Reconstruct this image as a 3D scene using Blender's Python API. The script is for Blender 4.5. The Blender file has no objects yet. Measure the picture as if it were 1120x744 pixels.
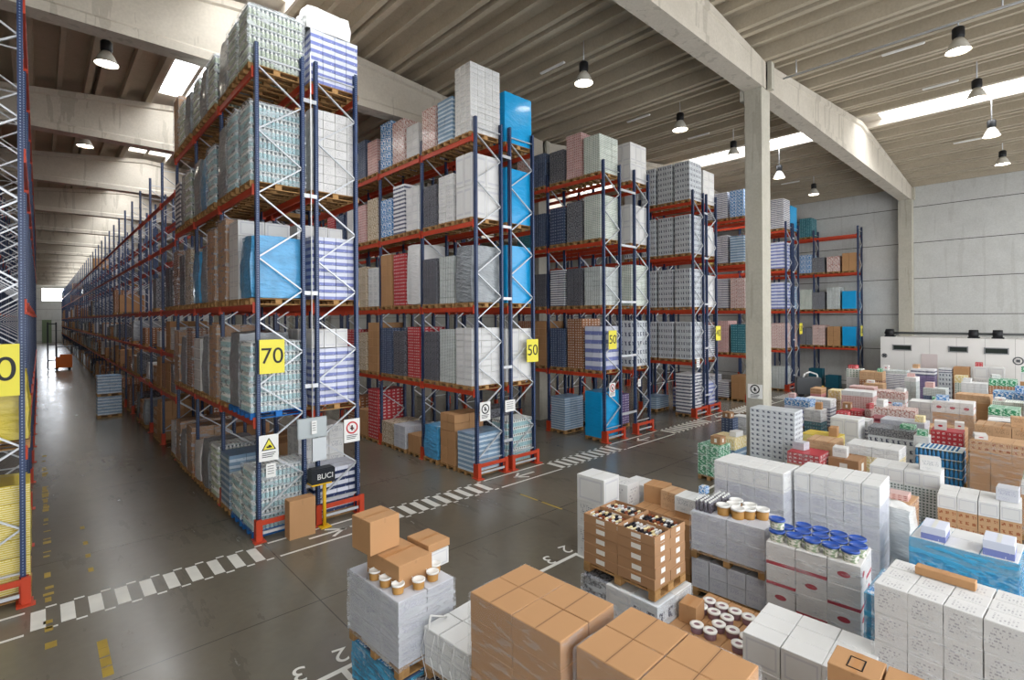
import bpy, math, random
from mathutils import Vector, Matrix, noise as mnoise

C = bpy.context.scene.collection
SC = bpy.context.scene
PI = math.pi

# ---------------------------------------------------------------- camera
CAMZ = 4.8
cam_d = bpy.data.cameras.new('camera'); cam = bpy.data.objects.new('camera', cam_d); C.objects.link(cam)
yaw, rol = 0.7477, -0.006
F = Vector((math.sin(yaw), math.cos(yaw), 0)); R0 = Vector((math.cos(yaw), -math.sin(yaw), 0)); U0 = Vector((0, 0, 1))
Rv = R0*math.cos(rol) + U0*math.sin(rol); Uv = -R0*math.sin(rol) + U0*math.cos(rol)
mat = Matrix((Rv, Uv, -F)).transposed().to_4x4(); mat.translation = Vector((0, 0, CAMZ))
cam.matrix_world = mat
cam_d.sensor_width = 36; cam_d.lens = 36*557.03/1120; cam_d.shift_y = -(372-347.39)/1120
cam_d.clip_end = 400; cam_d.clip_start = .05
SC.camera = cam

# ---------------------------------------------------------------- light
W = bpy.data.worlds.new('world'); SC.world = W; W.use_nodes = True
bg = W.node_tree.nodes['Background']; bg.inputs[0].default_value = (0.95, 0.97, 1.0, 1); bg.inputs[1].default_value = 2.6
SKYLIGHT = 9.0
SC.view_settings.view_transform = 'Standard'; SC.view_settings.look = 'None'
SC.view_settings.gamma = 1; SC.view_settings.use_curve_mapping = False
SC.view_settings.exposure = 0.52
SC.cycles.use_denoising = True
SC.cycles.max_bounces = 8; SC.cycles.diffuse_bounces = 4; SC.cycles.glossy_bounces = 3
SC.cycles.transparent_max_bounces = 12; SC.cycles.transmission_bounces = 4
SC.cycles.sample_clamp_indirect = 6

# ---------------------------------------------------------------- node helpers
def lin(h):
    h = h.lstrip('#'); r = [int(h[i:i+2], 16)/255 for i in (0, 2, 4)]
    return tuple(c/12.92 if c <= .04045 else ((c+.055)/1.055)**2.4 for c in r) + (1,)

class N:
    """a node socket with arithmetic"""
    def __init__(s, t, v): s.t = t; s.v = v
    def _m(s, op, *a):
        n = s.t.nodes.new('ShaderNodeMath'); n.operation = op
        for i, x in enumerate((s,)+a):
            if isinstance(x, N): s.t.links.new(x.v, n.inputs[i])
            else: n.inputs[i].default_value = x
        return N(s.t, n.outputs[0])
    def __add__(s, o): return s._m('ADD', o)
    def __sub__(s, o): return s._m('SUBTRACT', o)
    def __mul__(s, o): return s._m('MULTIPLY', o)
    def gt(s, o): return s._m('GREATER_THAN', o)
    def lt(s, o): return s._m('LESS_THAN', o)
    def fr(s): return s._m('FRACT')
    def fl(s): return s._m('FLOOR')
    def ab(s): return s._m('ABSOLUTE')
    def mx(s, o): return s._m('MAXIMUM', o)
    def sq(s): return s._m('SQRT')

class Mat:
    def __init__(s, name, rough=.7, spec=.4, metal=0, coat=0):
        s.m = bpy.data.materials.new(name); s.m.use_nodes = True; s.t = s.m.node_tree
        s.b = s.t.nodes['Principled BSDF']
        s.b.inputs['Roughness'].default_value = rough; s.b.inputs['Metallic'].default_value = metal
        s.b.inputs['Specular IOR Level'].default_value = spec
        if coat: s.b.inputs['Coat Weight'].default_value = coat; s.b.inputs['Coat Roughness'].default_value = .12
    def new(s, k): return s.t.nodes.new(k)
    def uv(s):
        u = s.new('ShaderNodeUVMap'); x = s.new('ShaderNodeSeparateXYZ'); s.t.links.new(u.outputs[0], x.inputs[0])
        return N(s.t, x.outputs[0]), N(s.t, x.outputs[1])
    def obj(s):
        u = s.new('ShaderNodeTexCoord'); x = s.new('ShaderNodeSeparateXYZ'); s.t.links.new(u.outputs['Object'], x.inputs[0])
        return [N(s.t, o) for o in x.outputs]
    def vec(s, x, y, z=0):
        c = s.new('ShaderNodeCombineXYZ')
        for i, q in enumerate((x, y, z)):
            if isinstance(q, N): s.t.links.new(q.v, c.inputs[i])
            else: c.inputs[i].default_value = q
        return N(s.t, c.outputs[0])
    def noise(s, v=None, scale=1, detail=2, rough=.5):
        n = s.new('ShaderNodeTexNoise'); n.inputs['Scale'].default_value = scale; n.inputs['Detail'].default_value = detail
        n.inputs['Roughness'].default_value = rough
        if v is None:
            tc = s.new('ShaderNodeTexCoord'); s.t.links.new(tc.outputs['Object'], n.inputs['Vector'])
        else: s.t.links.new(v.v, n.inputs['Vector'])
        return N(s.t, n.outputs[0])
    def up(s):
        g = s.new('ShaderNodeNewGeometry'); x = s.new('ShaderNodeSeparateXYZ'); s.t.links.new(g.outputs['Normal'], x.inputs[0])
        return N(s.t, x.outputs[2]).gt(.7)
    def island(s):
        g = s.new('ShaderNodeNewGeometry'); return N(s.t, g.outputs['Random Per Island'])
    def rnd(s):
        g = s.new('ShaderNodeObjectInfo'); return N(s.t, g.outputs['Random'])
    def mix(s, f, a, b):
        n = s.new('ShaderNodeMix'); n.data_type = 'RGBA'
        if isinstance(f, N): s.t.links.new(f.v, n.inputs[0])
        else: n.inputs[0].default_value = f
        for i, q in ((6, a), (7, b)):
            if isinstance(q, N): s.t.links.new(q.v, n.inputs[i])
            else: n.inputs[i].default_value = q if not isinstance(q, str) else lin(q)
        return N(s.t, n.outputs[2])
    def scale(s, col, f):
        n = s.new('ShaderNodeVectorMath'); n.operation = 'SCALE'; s.t.links.new(col.v, n.inputs[0]); s.t.links.new(f.v, n.inputs['Scale'])
        return N(s.t, n.outputs[0])
    def base(s, c):
        if isinstance(c, N): s.t.links.new(c.v, s.b.inputs['Base Color'])
        else: s.b.inputs['Base Color'].default_value = lin(c) if isinstance(c, str) else c
        return s
    def bump(s, h, strength=.3, dist=.02):
        n = s.new('ShaderNodeBump'); n.inputs['Strength'].default_value = strength; n.inputs['Distance'].default_value = dist
        s.t.links.new(h.v, n.inputs['Height']); s.t.links.new(n.outputs[0], s.b.inputs['Normal'])

MATS = {}
def plain(name, col, rough=.6, metal=0, var=.12, coat=0, bump=0, spec=.4):
    if name in MATS: return MATS[name]
    k = Mat(name, rough, spec, metal, coat)
    n = k.noise(scale=3, detail=4)
    k.base(k.scale(k.mix(0.0, col, col), n*(2*var)+(1-var)))
    if bump:
        xx = k.obj(); k.bump(k.noise(k.vec(xx[0]*3+xx[2]*2, xx[1]*3-xx[2]*2, xx[2]*8), 1.5, 4), bump, .06)
    MATS[name] = k.m; return k.m

def emit(name, col, st):
    if name in MATS: return MATS[name]
    k = Mat(name); k.base('#ffffff'); k.b.inputs['Emission Color'].default_value = lin(col); k.b.inputs['Emission Strength'].default_value = st
    MATS[name] = k.m; return k.m

def rect(u, v, a, b, c, d): return u.gt(a)*u.lt(b)*v.gt(c)*v.lt(d)

def carton(name, base, ink=None, mode='plain', tape=None, rough=.72, coat=0, var=.10, wrinkle=0, p=(4, 4)):
    """printed box faces: UV runs 0..1 on every face"""
    if name in MATS: return MATS[name]
    k = Mat(name, rough, .35, 0, coat)
    u, v = k.uv(); top = k.up(); side = top*-1+1
    col = k.mix(0, base, base)
    if ink:
        if mode == 'text':
            m = k.noise(k.vec(u*22, (v*14).fl()*3.7, 0), 1, 1).gt(.53)*(v*14).fr().lt(.55)*rect(u, v, .12, .88, .5, .88)
            m = m.mx(k.noise(k.vec(u*30, (v*20).fl()*2.1, 4), 1, 1).gt(.57)*(v*20).fr().lt(.5)*rect(u, v, .12, .6, .12, .34))
            m = m*side
        elif mode == 'alltext':
            m = k.noise(k.vec(u*16, (v*10).fl()*3.7, 0), 1, 1).gt(.55)*(v*10).fr().lt(.5)*rect(u, v, .12, .8, .2, .9)
        elif mode == 'label':
            m = rect(u, v, .38, .64, .25, .75)*side
        elif mode == 'ring':
            du = u-.5; dv = v-.55; r = (du*du+dv*dv).sq(); m = r.gt(.14)*r.lt(.19)*side
            m = m.mx(rect(u, v, .2, .8, .16, .22)*side)
        elif mode == 'logo':
            du = (u-.5)*1.0; dv = (v-.5)*1.6; m = (du*du+dv*dv).sq().lt(.2)*side
        elif mode == 'band':
            m = rect(u, v, -1, 2, .38, .68)*side
        elif mode == 'lowband':
            m = v.lt(.16)*side
        elif mode == 'stripes':
            m = (v*p[1]).fr().lt(.45)*side*k.noise(k.vec(u*9, v*p[1]*2, 0), 1, 2).gt(.36)
        elif mode == 'dots':
            a = (u*p[0]).fr()-.5; b = (v*p[1]).fr()-.5
            m = (a*a+b*b).sq().lt(.3)*k.noise(k.vec((u*p[0]).fl()*1.7, (v*p[1]).fl()*2.3, 0), 1, 0).gt(.38)
        elif mode == 'marks':
            a = (u*p[0]).fr(); b = (v*p[1]).fr()
            m = a.gt(.22)*a.lt(.78)*b.gt(.3)*b.lt(.75)*k.noise(k.vec(u*p[0]*4, v*p[1]*3, 0), 1, 2).gt(.47)*side
        elif mode == 'mottle':
            m = k.noise(k.vec(u*p[0], v*p[1], 0), 1, 2).gt(.52)
        elif mode == 'frame':
            m = (rect(u, v, .08, .92, .1, .9)-rect(u, v, .13, .87, .17, .83))*side
        else: m = None
        if m is not None: col = k.mix(m, col, ink)
    if tape:
        t = (v-.5).ab().lt(.035)*top + (u-.5).ab().lt(.035)*side*v.gt(.85)
        col = k.mix(t, col, tape)
        col = k.mix((v-.5).ab().lt(.006)*top, col, '#5a4028')
    n = k.noise(scale=2.2, detail=3)
    f = (k.island()*var + (1-var/2)) * (n*.16+.92)
    k.base(k.scale(col, f))
    if wrinkle: k.bump(k.noise(scale=14, detail=3), wrinkle, .02)
    else: k.bump(k.noise(scale=24, detail=2), .12, .004)
    MATS[name] = k.m; return k.m

def wrapmat(name, tint='#f2f5f8', dens=.22, hi=.55):
    if name in MATS: return MATS[name]
    m = bpy.data.materials.new(name); m.use_nodes = True; t = m.node_tree; t.nodes.clear()
    k = Mat.__new__(Mat); k.m = m; k.t = t
    o = t.nodes.new('ShaderNodeOutputMaterial'); mx = t.nodes.new('ShaderNodeMixShader')
    tr = t.nodes.new('ShaderNodeBsdfTransparent'); pr = t.nodes.new('ShaderNodeBsdfPrincipled')
    pr.inputs['Base Color'].default_value = lin(tint); pr.inputs['Roughness'].default_value = .18
    x = k.obj(); st = k.noise(k.vec(x[0]*1.2+x[2]*1.5, x[1]*1.2-x[2]*1.0, x[2]*6), 2.2, 5, .6)
    f = (st.gt(.56))*hi*.5 + (st._m('POWER', 3.0))*hi*1.2 + dens
    t.links.new(f.v, mx.inputs[0]); t.links.new(tr.outputs[0], mx.inputs[1]); t.links.new(pr.outputs[0], mx.inputs[2])
    b = t.nodes.new('ShaderNodeBump'); b.inputs['Strength'].default_value = .8; b.inputs['Distance'].default_value = .03
    t.links.new(st.v, b.inputs['Height']); t.links.new(b.outputs[0], pr.inputs['Normal'])
    t.links.new(mx.outputs[0], o.inputs[0])
    MATS[name] = m; return m

# ---------------------------------------------------------------- mesh helpers
class MB:
    def __init__(s): s.v = []; s.f = []; s.uv = []; s.mi = []; s.sm = []
    def quad(s, a, b, c, d, mi=0):
        n = len(s.v); s.v += [tuple(a), tuple(b), tuple(c), tuple(d)]; s.f.append((n, n+1, n+2, n+3)); s.uv += [(0, 0), (1, 0), (1, 1), (0, 1)]; s.mi.append(mi); s.sm.append(0)
    def box(s, x0, y0, z0, x1, y1, z1, mi=0, top=None, rz=0, c=None):
        P = [(x0, y0, z0), (x1, y0, z0), (x1, y1, z0), (x0, y1, z0), (x0, y0, z1), (x1, y0, z1), (x1, y1, z1), (x0, y1, z1)]
        if rz:
            cx, cy = c or ((x0+x1)/2, (y0+y1)/2); ca, sa = math.cos(rz), math.sin(rz)
            P = [(cx+(x-cx)*ca-(y-cy)*sa, cy+(x-cx)*sa+(y-cy)*ca, z) for x, y, z in P]
        n = len(s.v); s.v += P
        for q in ((0, 1, 5, 4), (1, 2, 6, 5), (2, 3, 7, 6), (3, 0, 4, 7), (4, 5, 6, 7), (3, 2, 1, 0)):
            s.f.append(tuple(n+i for i in q)); s.uv += [(0, 0), (1, 0), (1, 1), (0, 1)]; s.sm.append(0)
            s.mi.append(top if (top is not None and q == (4, 5, 6, 7)) else mi)
        return s
    def bar(s, a, b, w, h=None, mi=0):
        a = Vector(a); b = Vector(b); h = h or w; d = (b-a).normalized()
        up = Vector((0, 0, 1)) if abs(d.z) < .95 else Vector((1, 0, 0))
        x = d.cross(up).normalized()*(w/2); y = x.cross(d).normalized()*(h/2)
        P = [a-x-y, a+x-y, a+x+y, a-x+y, b-x-y, b+x-y, b+x+y, b-x+y]; n = len(s.v); s.v += [tuple(p) for p in P]
        for q in ((0, 3, 2, 1), (4, 5, 6, 7), (0, 1, 5, 4), (1, 2, 6, 5), (2, 3, 7, 6), (3, 0, 4, 7)):
            s.f.append(tuple(n+i for i in q)); s.uv += [(0, 0), (1, 0), (1, 1), (0, 1)]; s.mi.append(mi); s.sm.append(0)
        return s
    def lathe(s, cx, cy, prof, n=12, mi=0, smooth=1):
        b = len(s.v)
        for r, z in prof:
            for i in range(n):
                a = 2*PI*i/n; s.v.append((cx+r*math.cos(a), cy+r*math.sin(a), z))
        for j in range(len(prof)-1):
            m = mi[j] if isinstance(mi, (list, tuple)) else mi
            for i in range(n):
                i2 = (i+1) % n; s.f.append((b+j*n+i, b+j*n+i2, b+(j+1)*n+i2, b+(j+1)*n+i)); s.uv += [(i/n, j), (i/n+1/n, j), (i/n+1/n, j+1), (i/n, j+1)]; s.mi.append(m); s.sm.append(smooth)
        if prof[-1][0] > 0.0005:
            s.f.append(tuple(b+(len(prof)-1)*n+i for i in range(n))); s.uv += [(.5, .5)]*n; s.mi.append(mi[-1] if isinstance(mi, (list, tuple)) else mi); s.sm.append(0)
        return s
    def tube(s, pts, r, n=6, mi=0):
        for a, b in zip(pts[:-1], pts[1:]):
            a = Vector(a); b = Vector(b); d = (b-a).normalized(); up = Vector((0, 0, 1)) if abs(d.z) < .9 else Vector((1, 0, 0))
            x = d.cross(up).normalized(); y = x.cross(d); k = len(s.v)
            for p in (a, b):
                for i in range(n):
                    t = 2*PI*i/n; s.v.append(tuple(p+x*r*math.cos(t)+y*r*math.sin(t)))
            for i in range(n):
                i2 = (i+1) % n; s.f.append((k+i, k+i2, k+n+i2, k+n+i)); s.uv += [(0, 0), (1, 0), (1, 1), (0, 1)]; s.mi.append(mi); s.sm.append(1)
            s.f.append(tuple(k+n+i for i in range(n))); s.uv += [(0, 0)]*n; s.mi.append(mi); s.sm.append(0)
            s.f.append(tuple(k+n-1-i for i in range(n))); s.uv += [(0, 0)]*n; s.mi.append(mi); s.sm.append(0)
        return s
    def shell(s, w, d, h, z0=0, amp=.02, seed=0, g=7, rnd=.0, taper=0, mi=0, bottom=False):
        """rumpled rounded block, centred, standing on z0"""
        def P(x, y, z):          # x,y,z in -1..1
            v = Vector((x, y, z))
            if rnd:
                q = Vector((x, y, z*1.0)); m = max(abs(x), abs(y), abs(z)); L = q.length
                v = q*(1-rnd) + q/L*m*1.25*rnd if L else q
            zz = (v.z+1)/2
            t = 1-taper*max(0, zz-.5)*2
            p = Vector((v.x*w/2*t, v.y*d/2*t, z0+zz*h))
            n = mnoise.noise_vector(Vector((p.x*4.3+seed*7.1, p.y*4.3-seed, p.z*4.3)))
            return (p.x+n.x*amp, p.y+n.y*amp, p.z+(n.z*amp if z > -.99 else 0))
        faces = [((-1, -1, -1), (2, 0, 0), (0, 0, 2)), ((1, -1, -1), (0, 2, 0), (0, 0, 2)), ((1, 1, -1), (-2, 0, 0), (0, 0, 2)), ((-1, 1, -1), (0, -2, 0), (0, 0, 2)), ((-1, -1, 1), (2, 0, 0), (0, 2, 0))]
        for o, a, b in faces:
            k = len(s.v)
            for j in range(g+1):
                for i in range(g+1):
                    s.v.append(P(*[o[q]+a[q]*i/g+b[q]*j/g for q in range(3)]))
            for j in range(g):
                for i in range(g):
                    s.f.append((k+j*(g+1)+i, k+j*(g+1)+i+1, k+(j+1)*(g+1)+i+1, k+(j+1)*(g+1)+i)); s.mi.append(mi); s.sm.append(1)
                    s.uv += [(i/g, j/g), ((i+1)/g, j/g), ((i+1)/g, (j+1)/g), (i/g, (j+1)/g)]
        return s
    def mesh(s, name, mats):
        me = bpy.data.meshes.new(name); me.from_pydata(s.v, [], s.f)
        l = me.uv_layers.new(name='UVMap'); l.data.foreach_set('uv', [c for p in s.uv for c in p])
        for m in (mats if isinstance(mats, (list, tuple)) else [mats]): me.materials.append(m)
        me.polygons.foreach_set('material_index', s.mi); me.polygons.foreach_set('use_smooth', [bool(x) for x in s.sm])
        me.update(); return me

def put(name, me, parent=None, loc=(0, 0, 0), rz=0):
    if isinstance(me, tuple): me = me[0].mesh(name, me[1])
    o = bpy.data.objects.new(name, me); C.objects.link(o); o.location = loc; o.rotation_euler = (0, 0, rz)
    if parent: o.parent = parent
    return o
def tag(o, label, cat, group=None):
    o['label'] = label; o['category'] = cat
    if group: o['group'] = group
    return o
def thing(name, label, cat, loc=(0, 0, 0), rz=0, group=None):
    o = bpy.data.objects.new(name, None); C.objects.link(o); o.empty_display_size = .2
    o.location = loc; o.rotation_euler = (0, 0, rz); return tag(o, label, cat, group)
def struct(name, mb, mats, loc=(0, 0, 0)):
    o = put(name, mb.mesh(name, mats), None, loc); o['kind'] = 'structure'; return o
def text_mesh(txt, size, extrude=.001, m=None, shear=0):
    cu = bpy.data.curves.new('t', 'FONT'); cu.body = txt; cu.size = size; cu.extrude = extrude; cu.align_x = 'CENTER'; cu.align_y = 'CENTER'; cu.shear = shear
    o = bpy.data.objects.new('t', cu); C.objects.link(o)
    dg = bpy.context.evaluated_depsgraph_get(); me = bpy.data.meshes.new_from_object(o.evaluated_get(dg))
    bpy.data.objects.remove(o); me.materials.clear(); me.materials.append(m); return me
ORD = ['first', 'second', 'third', 'fourth', 'fifth', 'sixth', 'seventh', 'eighth', 'ninth', 'tenth', 'eleventh', 'twelfth', 'thirteenth', 'fourteenth', 'fifteenth', 'sixteenth', 'seventeenth', 'eighteenth', 'nineteenth', 'twentieth'] + ['twenty-'+x for x in ['first', 'second', 'third', 'fourth', 'fifth', 'sixth', 'seventh', 'eighth', 'ninth']] + ['thirtieth'] + ['thirty-'+x for x in ['first', 'second', 'third', 'fourth', 'fifth', 'sixth', 'seventh', 'eighth', 'ninth']] + ['fortieth', 'forty-first', 'forty-second', 'forty-third', 'forty-fourth', 'forty-fifth']

# ================================================================ SETTING
# floor
k = Mat('polished_concrete', .28, .5)
x = k.obj()
n1 = k.noise(scale=.35, detail=5, rough=.6); n2 = k.noise(k.vec(x[0]*1.5, x[1]*.35, 0), 1.2, 6, .65); n3 = k.noise(scale=7, detail=4)
colr = k.mix(n1, '#5c564a', '#7b7466'); colr = k.mix(n2.gt(.60)*.35, colr, '#4d473d')
colr = k.mix((n3-.5)*.5+.1, colr, '#57514a')
j = ((x[0]*(1/6.1)+.43).fr().lt(.003)).mx((x[1]*(1/5.0)+.28).fr().lt(.004))
colr = k.mix(j*.7, colr, '#2c2a27')
k.base(colr)
rr = n2*.20+.14; k.t.links.new(rr.v, k.b.inputs['Roughness']); k.bump(n3, .06, .01)
FLOOR = k.m
mb = MB(); mb.quad((-7, -9, 0), (42, -9, 0), (42, 151, 0), (-7, 151, 0)); struct('floor', mb, FLOOR)

# concrete
def concrete(name, a, b, joints=None, streak=.0):
    k = Mat(name, .85, .2); n = k.noise(scale=1.3, detail=6, rough=.65); n2 = k.noise(scale=14, detail=3)
    c = k.mix(n, a, b); c = k.mix((n2-.5)*.35+.05, c, '#5f5850')
    x = k.obj()
    if joints:
        c = k.mix((x[2]*(1/joints[0])+joints[1]).fr().lt(joints[2]), c, '#4b4945')
    if streak: c = k.mix(k.noise(k.vec(x[0]*3, x[1]*3, x[2]*.25), 1, 4).gt(.6)*streak, c, '#6f6759')
    k.base(c); k.bump(n2, .15, .01); return k.m
CON_C = concrete('ceiling_concrete', '#a89d8a', '#c2b7a3')
CON_B = concrete('beam_concrete', '#b5ad9f', '#d0c9bc', None, .25)
CON_W = concrete('wall_concrete', '#b6b7b4', '#cfd0cd', (2.3, .9, .018), .1)
CON_K = concrete('column_concrete', '#a8a496', '#c2beb1', None, .2)
SKY = emit('skylight_daylight', '#f6faff', SKYLIGHT)
FRAME = plain('skylight_frame', '#c8c0b4', .6)

RIDGE = (4.55, 29.25); HW = (.95, 1.0)
def roofz(x):
    xc = RIDGE[0] if x < 17.4 else RIDGE[1]
    e0, e1 = (-6.3, 17.4) if x < 17.4 else (17.4, 41.1)
    return 13.05 + 1.15*max(0, 1-abs(x-xc)/((xc-e0) if x < xc else (e1-xc)))
BEAMY = [-3.2+10*i for i in range(16)]
# ceiling: ribbed trays running along Y
mb = MB()
for b0, b1 in ((-6.4, 17.4), (17.4, 41.4)):
    xc = RIDGE[0] if b0 < 0 else RIDGE[1]
    hw = HW[0] if b0 < 0 else HW[1]
    for sgn in (-1, 1):
        dist = (b1-xc if sgn > 0 else xc-b0)-hw; nE = round(dist/2.0); e = dist/nE
        for i in range(nE):
            xa = xc+sgn*(hw+i*e); xb = xc+sgn*(hw+(i+1)*e)
            if xa > xb: xa, xb = xb, xa
            za, zb = roofz(xa)+.42, roofz(xb)+.42
            mb.quad((xa, -8.5, za), (xa, 151, za), (xb, 151, zb), (xb, -8.5, zb))       # slab underside
            for xr in (xa+.17, (xa+xb)/2, xb-.17):                                       # ribs (V shaped)
                z = roofz(xr); w0, w1 = .09, .12
                if xr == (xa+xb)/2: w0, w1 = .07, .10; z += .12
                mb.quad((xr-w0, -8.5, z), (xr-w0, 151, z), (xr+w0, 151, z), (xr+w0, -8.5, z))
                mb.quad((xr-w1, -8.5, z+.44), (xr-w1, 151, z+.44), (xr-w0, 151, z), (xr-w0, -8.5, z))
                mb.quad((xr+w0, -8.5, z), (xr+w0, 151, z), (xr+w1, 151, z+.44), (xr+w1, -8.5, z+.44))
mb.box(-6.6, -8.6, 14.9, 41.9, 151.2, 15.0)
struct('ceiling', mb, CON_C)
# skylights along the two ridges, one bank per bay
fr = MB(); sk = MB()
for xc in RIDGE:
    for y in BEAMY[:-1]:
        z = 14.62
        w_ = .92 if xc < 17 else .97
        for (a, b) in ((-w_, -.1), (.1, w_)):
            sk.quad((xc+a, y+.9, z), (xc+a, y+9.1, z), (xc+b, y+9.1, z), (xc+b, y+.9, z))
    fr.box(xc-.07, -8.5, 14.35, xc+.07, 151, 14.75)
    for sg in (-1, 1):
        fr.box(xc+sg*1.0-.05, -8.5, 14.1, xc+sg*1.0+.05, 151, 14.9)
    for y in BEAMY: fr.box(xc-1.0, y-.9, 14.4, xc+1.0, y+.9, 14.7)
o = struct('window_1', sk, SKY); o2 = struct('trim_1', fr, FRAME)

# beams
def beam(y, x0, x1, xc):
    mb = MB(); xs = [x0, x0+.5, (x0+xc)/2, xc, (x1+xc)/2, x1-.5, x1]
    secs = []
    for i, x in enumerate(xs):
        zt = roofz(min(max(x, x0+.01), x1-.01)); zb = 12.2; f = .30; w = .30 if i in (0, 1, 5, 6) else .22
        h = zt-zb; fb = .24; ft = .2
        secs.append([(x, y-f, zb), (x, y+f, zb), (x, y+f, zb+fb), (x, y+w, zb+fb+.08), (x, y+w, zt-ft-.05), (x, y+f, zt-ft), (x, y+f, zt), (x, y-f, zt), (x, y-f, zt-ft), (x, y-w, zt-ft-.05), (x, y-w, zb+fb+.08), (x, y-f, zb+fb)])
    for a, b in zip(secs[:-1], secs[1:]):
        for i in range(12): mb.quad(a[i], b[i], b[(i+1) % 12], a[(i+1) % 12])
    return mb
nt = 2
for i, y in enumerate(BEAMY):
    for (x0, x1, xc) in ((-6.3, 17.35, RIDGE[0]), (17.45, 41.3, RIDGE[1])):
        struct('trim_%d' % nt, beam(y, x0, x1, xc), CON_B); nt += 1
    # columns: shaft with corbel cheeks clasping the beam ends
    for x in (17.4, -6.3):
        mb = MB(); mb.box(x-.34, y-.27, 0, x+.34, y+.27, 12.2)
        mb.box(x-.34, y+.301, 11.9, x+.34, y+.42, 13.0); mb.box(x+.05, y-.44, 12.2, x+.28, y-.301, 13.1)
        mb.box(x-.30, y-.24, 12.2, x+.30, y+.24, 12.205)
        struct('trim_%d' % nt, mb, CON_K); nt += 1
    mb = MB(); mb.box(40.75, y-.35, 0, 41.35, y+.35, 12.2); mb.box(41.0, y-.45, 12.2, 41.38, y-.31, 13.0)
    struct('trim_%d' % nt, mb, CON_K); nt += 1
# walls
mb = MB(); mb.box(41.38, -9, 0, 41.7, 151, 13.6); struct('wall_right', mb, CON_W)
mb = MB(); mb.box(-7.0, -9, 0, -6.7, 151, 13.6); struct('wall_left_unseen', mb, CON_W)  # unseen; carried past the camera to block daylight and darken left-facing sides
mb = MB()
for a, b, c, d in ((-7, .4, 0, 15), (3.9, 42, 0, 15), (.4, 3.9, 0, 9.1), (.4, 3.9, 11.7, 15)): mb.box(a, 150, c, b, 150.3, d)
struct('wall_back', mb, CON_W)
mb = MB(); mb.quad((.4, 150.2, 9.1), (3.9, 150.2, 9.1), (3.9, 150.2, 11.7), (.4, 150.2, 11.7)); struct('window_2', mb, emit('far_window_daylight', '#f0f6ff', 22))
mb = MB(); mb.box(.35, 149.9, 0, 1.9, 149.99, 4.9)
for i in range(6): mb.box(.38, 149.86, .1+i*.8, 1.87, 149.9, .12+i*.8+.6)
struct('door_1', mb, plain('door_green', '#6f7f62', .5))

# painted floor markings
PAINT = plain('white_floor_paint', '#dcdad2', .45, var=.18); YPAINT = plain('worn_yellow_paint', '#a58a36', .6, var=.5)
def fl(mb, x0, y0, x1, y1, rz=0, c=None):
    n = len(mb.v)
    mb.box(x0, y0, .0005, x1, y1, .003, rz=rz, c=c)
YL0, YL1 = 10.76, 11.56
aisles = [(-.15, 3.45), (5.9, 9.45), (12.15, 15.6), (19.1, 22.6), (25.3, 28.75), (31.4, 34.7)]
lanes = [(-4, -.2), (3.55, 5.85), (9.55, 12.1), (15.7, 19.0), (22.7, 25.2), (28.85, 31.3)]
for a, b in aisles:
    mb = MB(); n = 10; p = (b-a)/n
    for i in range(n):
        x = a+i*p; fl(mb, x+.02, YL0+.06, x+.2, YL1-.06)
        for y in (YL0, YL1): fl(mb, x+.2, y-.025, x+.34, y+.025)
    struct('trim_%d' % nt, mb, PAINT); nt += 1
for a, b in lanes:
    mb = MB(); fl(mb, a, YL0-.03, b, YL0+.03); fl(mb, a, YL1-.03, b, YL1+.03)
    if a > 0:
        cx = (a+b)/2; cy = (YL0+YL1)/2
        s = 1 if a < 5 else -1
        fl(mb, cx-.42, cy-.035, cx+.42, cy+.035)
        for q in (1, -1): fl(mb, cx+s*.22-.24, cy+q*.1-.035, cx+s*.22+.24, cy+q*.1+.035, rz=-s*q*.62)
        if a < 5: fl(mb, cx+.52, cy-.035, cx+.68, cy+.035)
    struct('trim_%d' % nt, mb, PAINT); nt += 1
mb = MB(); fl(mb, 1.0, 6.66, 7.9, 6.74); fl(mb, 7.9, 4.6, 7.98, 6.74); fl(mb, 2.98, 5.9, 3.06, 6.66); fl(mb, 8.5, 6.66, 16, 6.74)
struct('trim_%d' % nt, mb, PAINT); nt += 1
for txt, px, py, s in (('2', 3.13, 7.02, .34), ('3', 2.55, 7.02, .34), ('2', 7.95, 7.0, .34), ('3', 7.36, 6.92, .34), ('0', 6.75, 6.92, .34), ('5', 6.2, 6.92, .34)):
    me = text_mesh(txt, s*1.35, .001, PAINT); o = put('trim_%d' % nt, me, None, (px, py, .003), PI*.93); o['kind'] = 'structure'; nt += 1
mb = MB()
rnd = random.Random(5)
for i in range(60):
    y = 8.4+i*.28
    if rnd.random() < .62: fl(mb, .02+rnd.random()*.03, y, .12+rnd.random()*.05, y+.06+rnd.random()*.2)
for y in (8.75, 9.02, 9.3, 9.55): fl(mb, .6, y, .72, y+.24)
for y in (12.6, 13.4, 14.2, 15.3): fl(mb, .66, y, .74, y+.2)
fl(mb, 9.52, 8.5, 9.58, 9.2); fl(mb, 9.52, 9.35, 9.58, 10.0)
struct('trim_%d' % nt, mb, YPAINT); nt += 1

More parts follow.
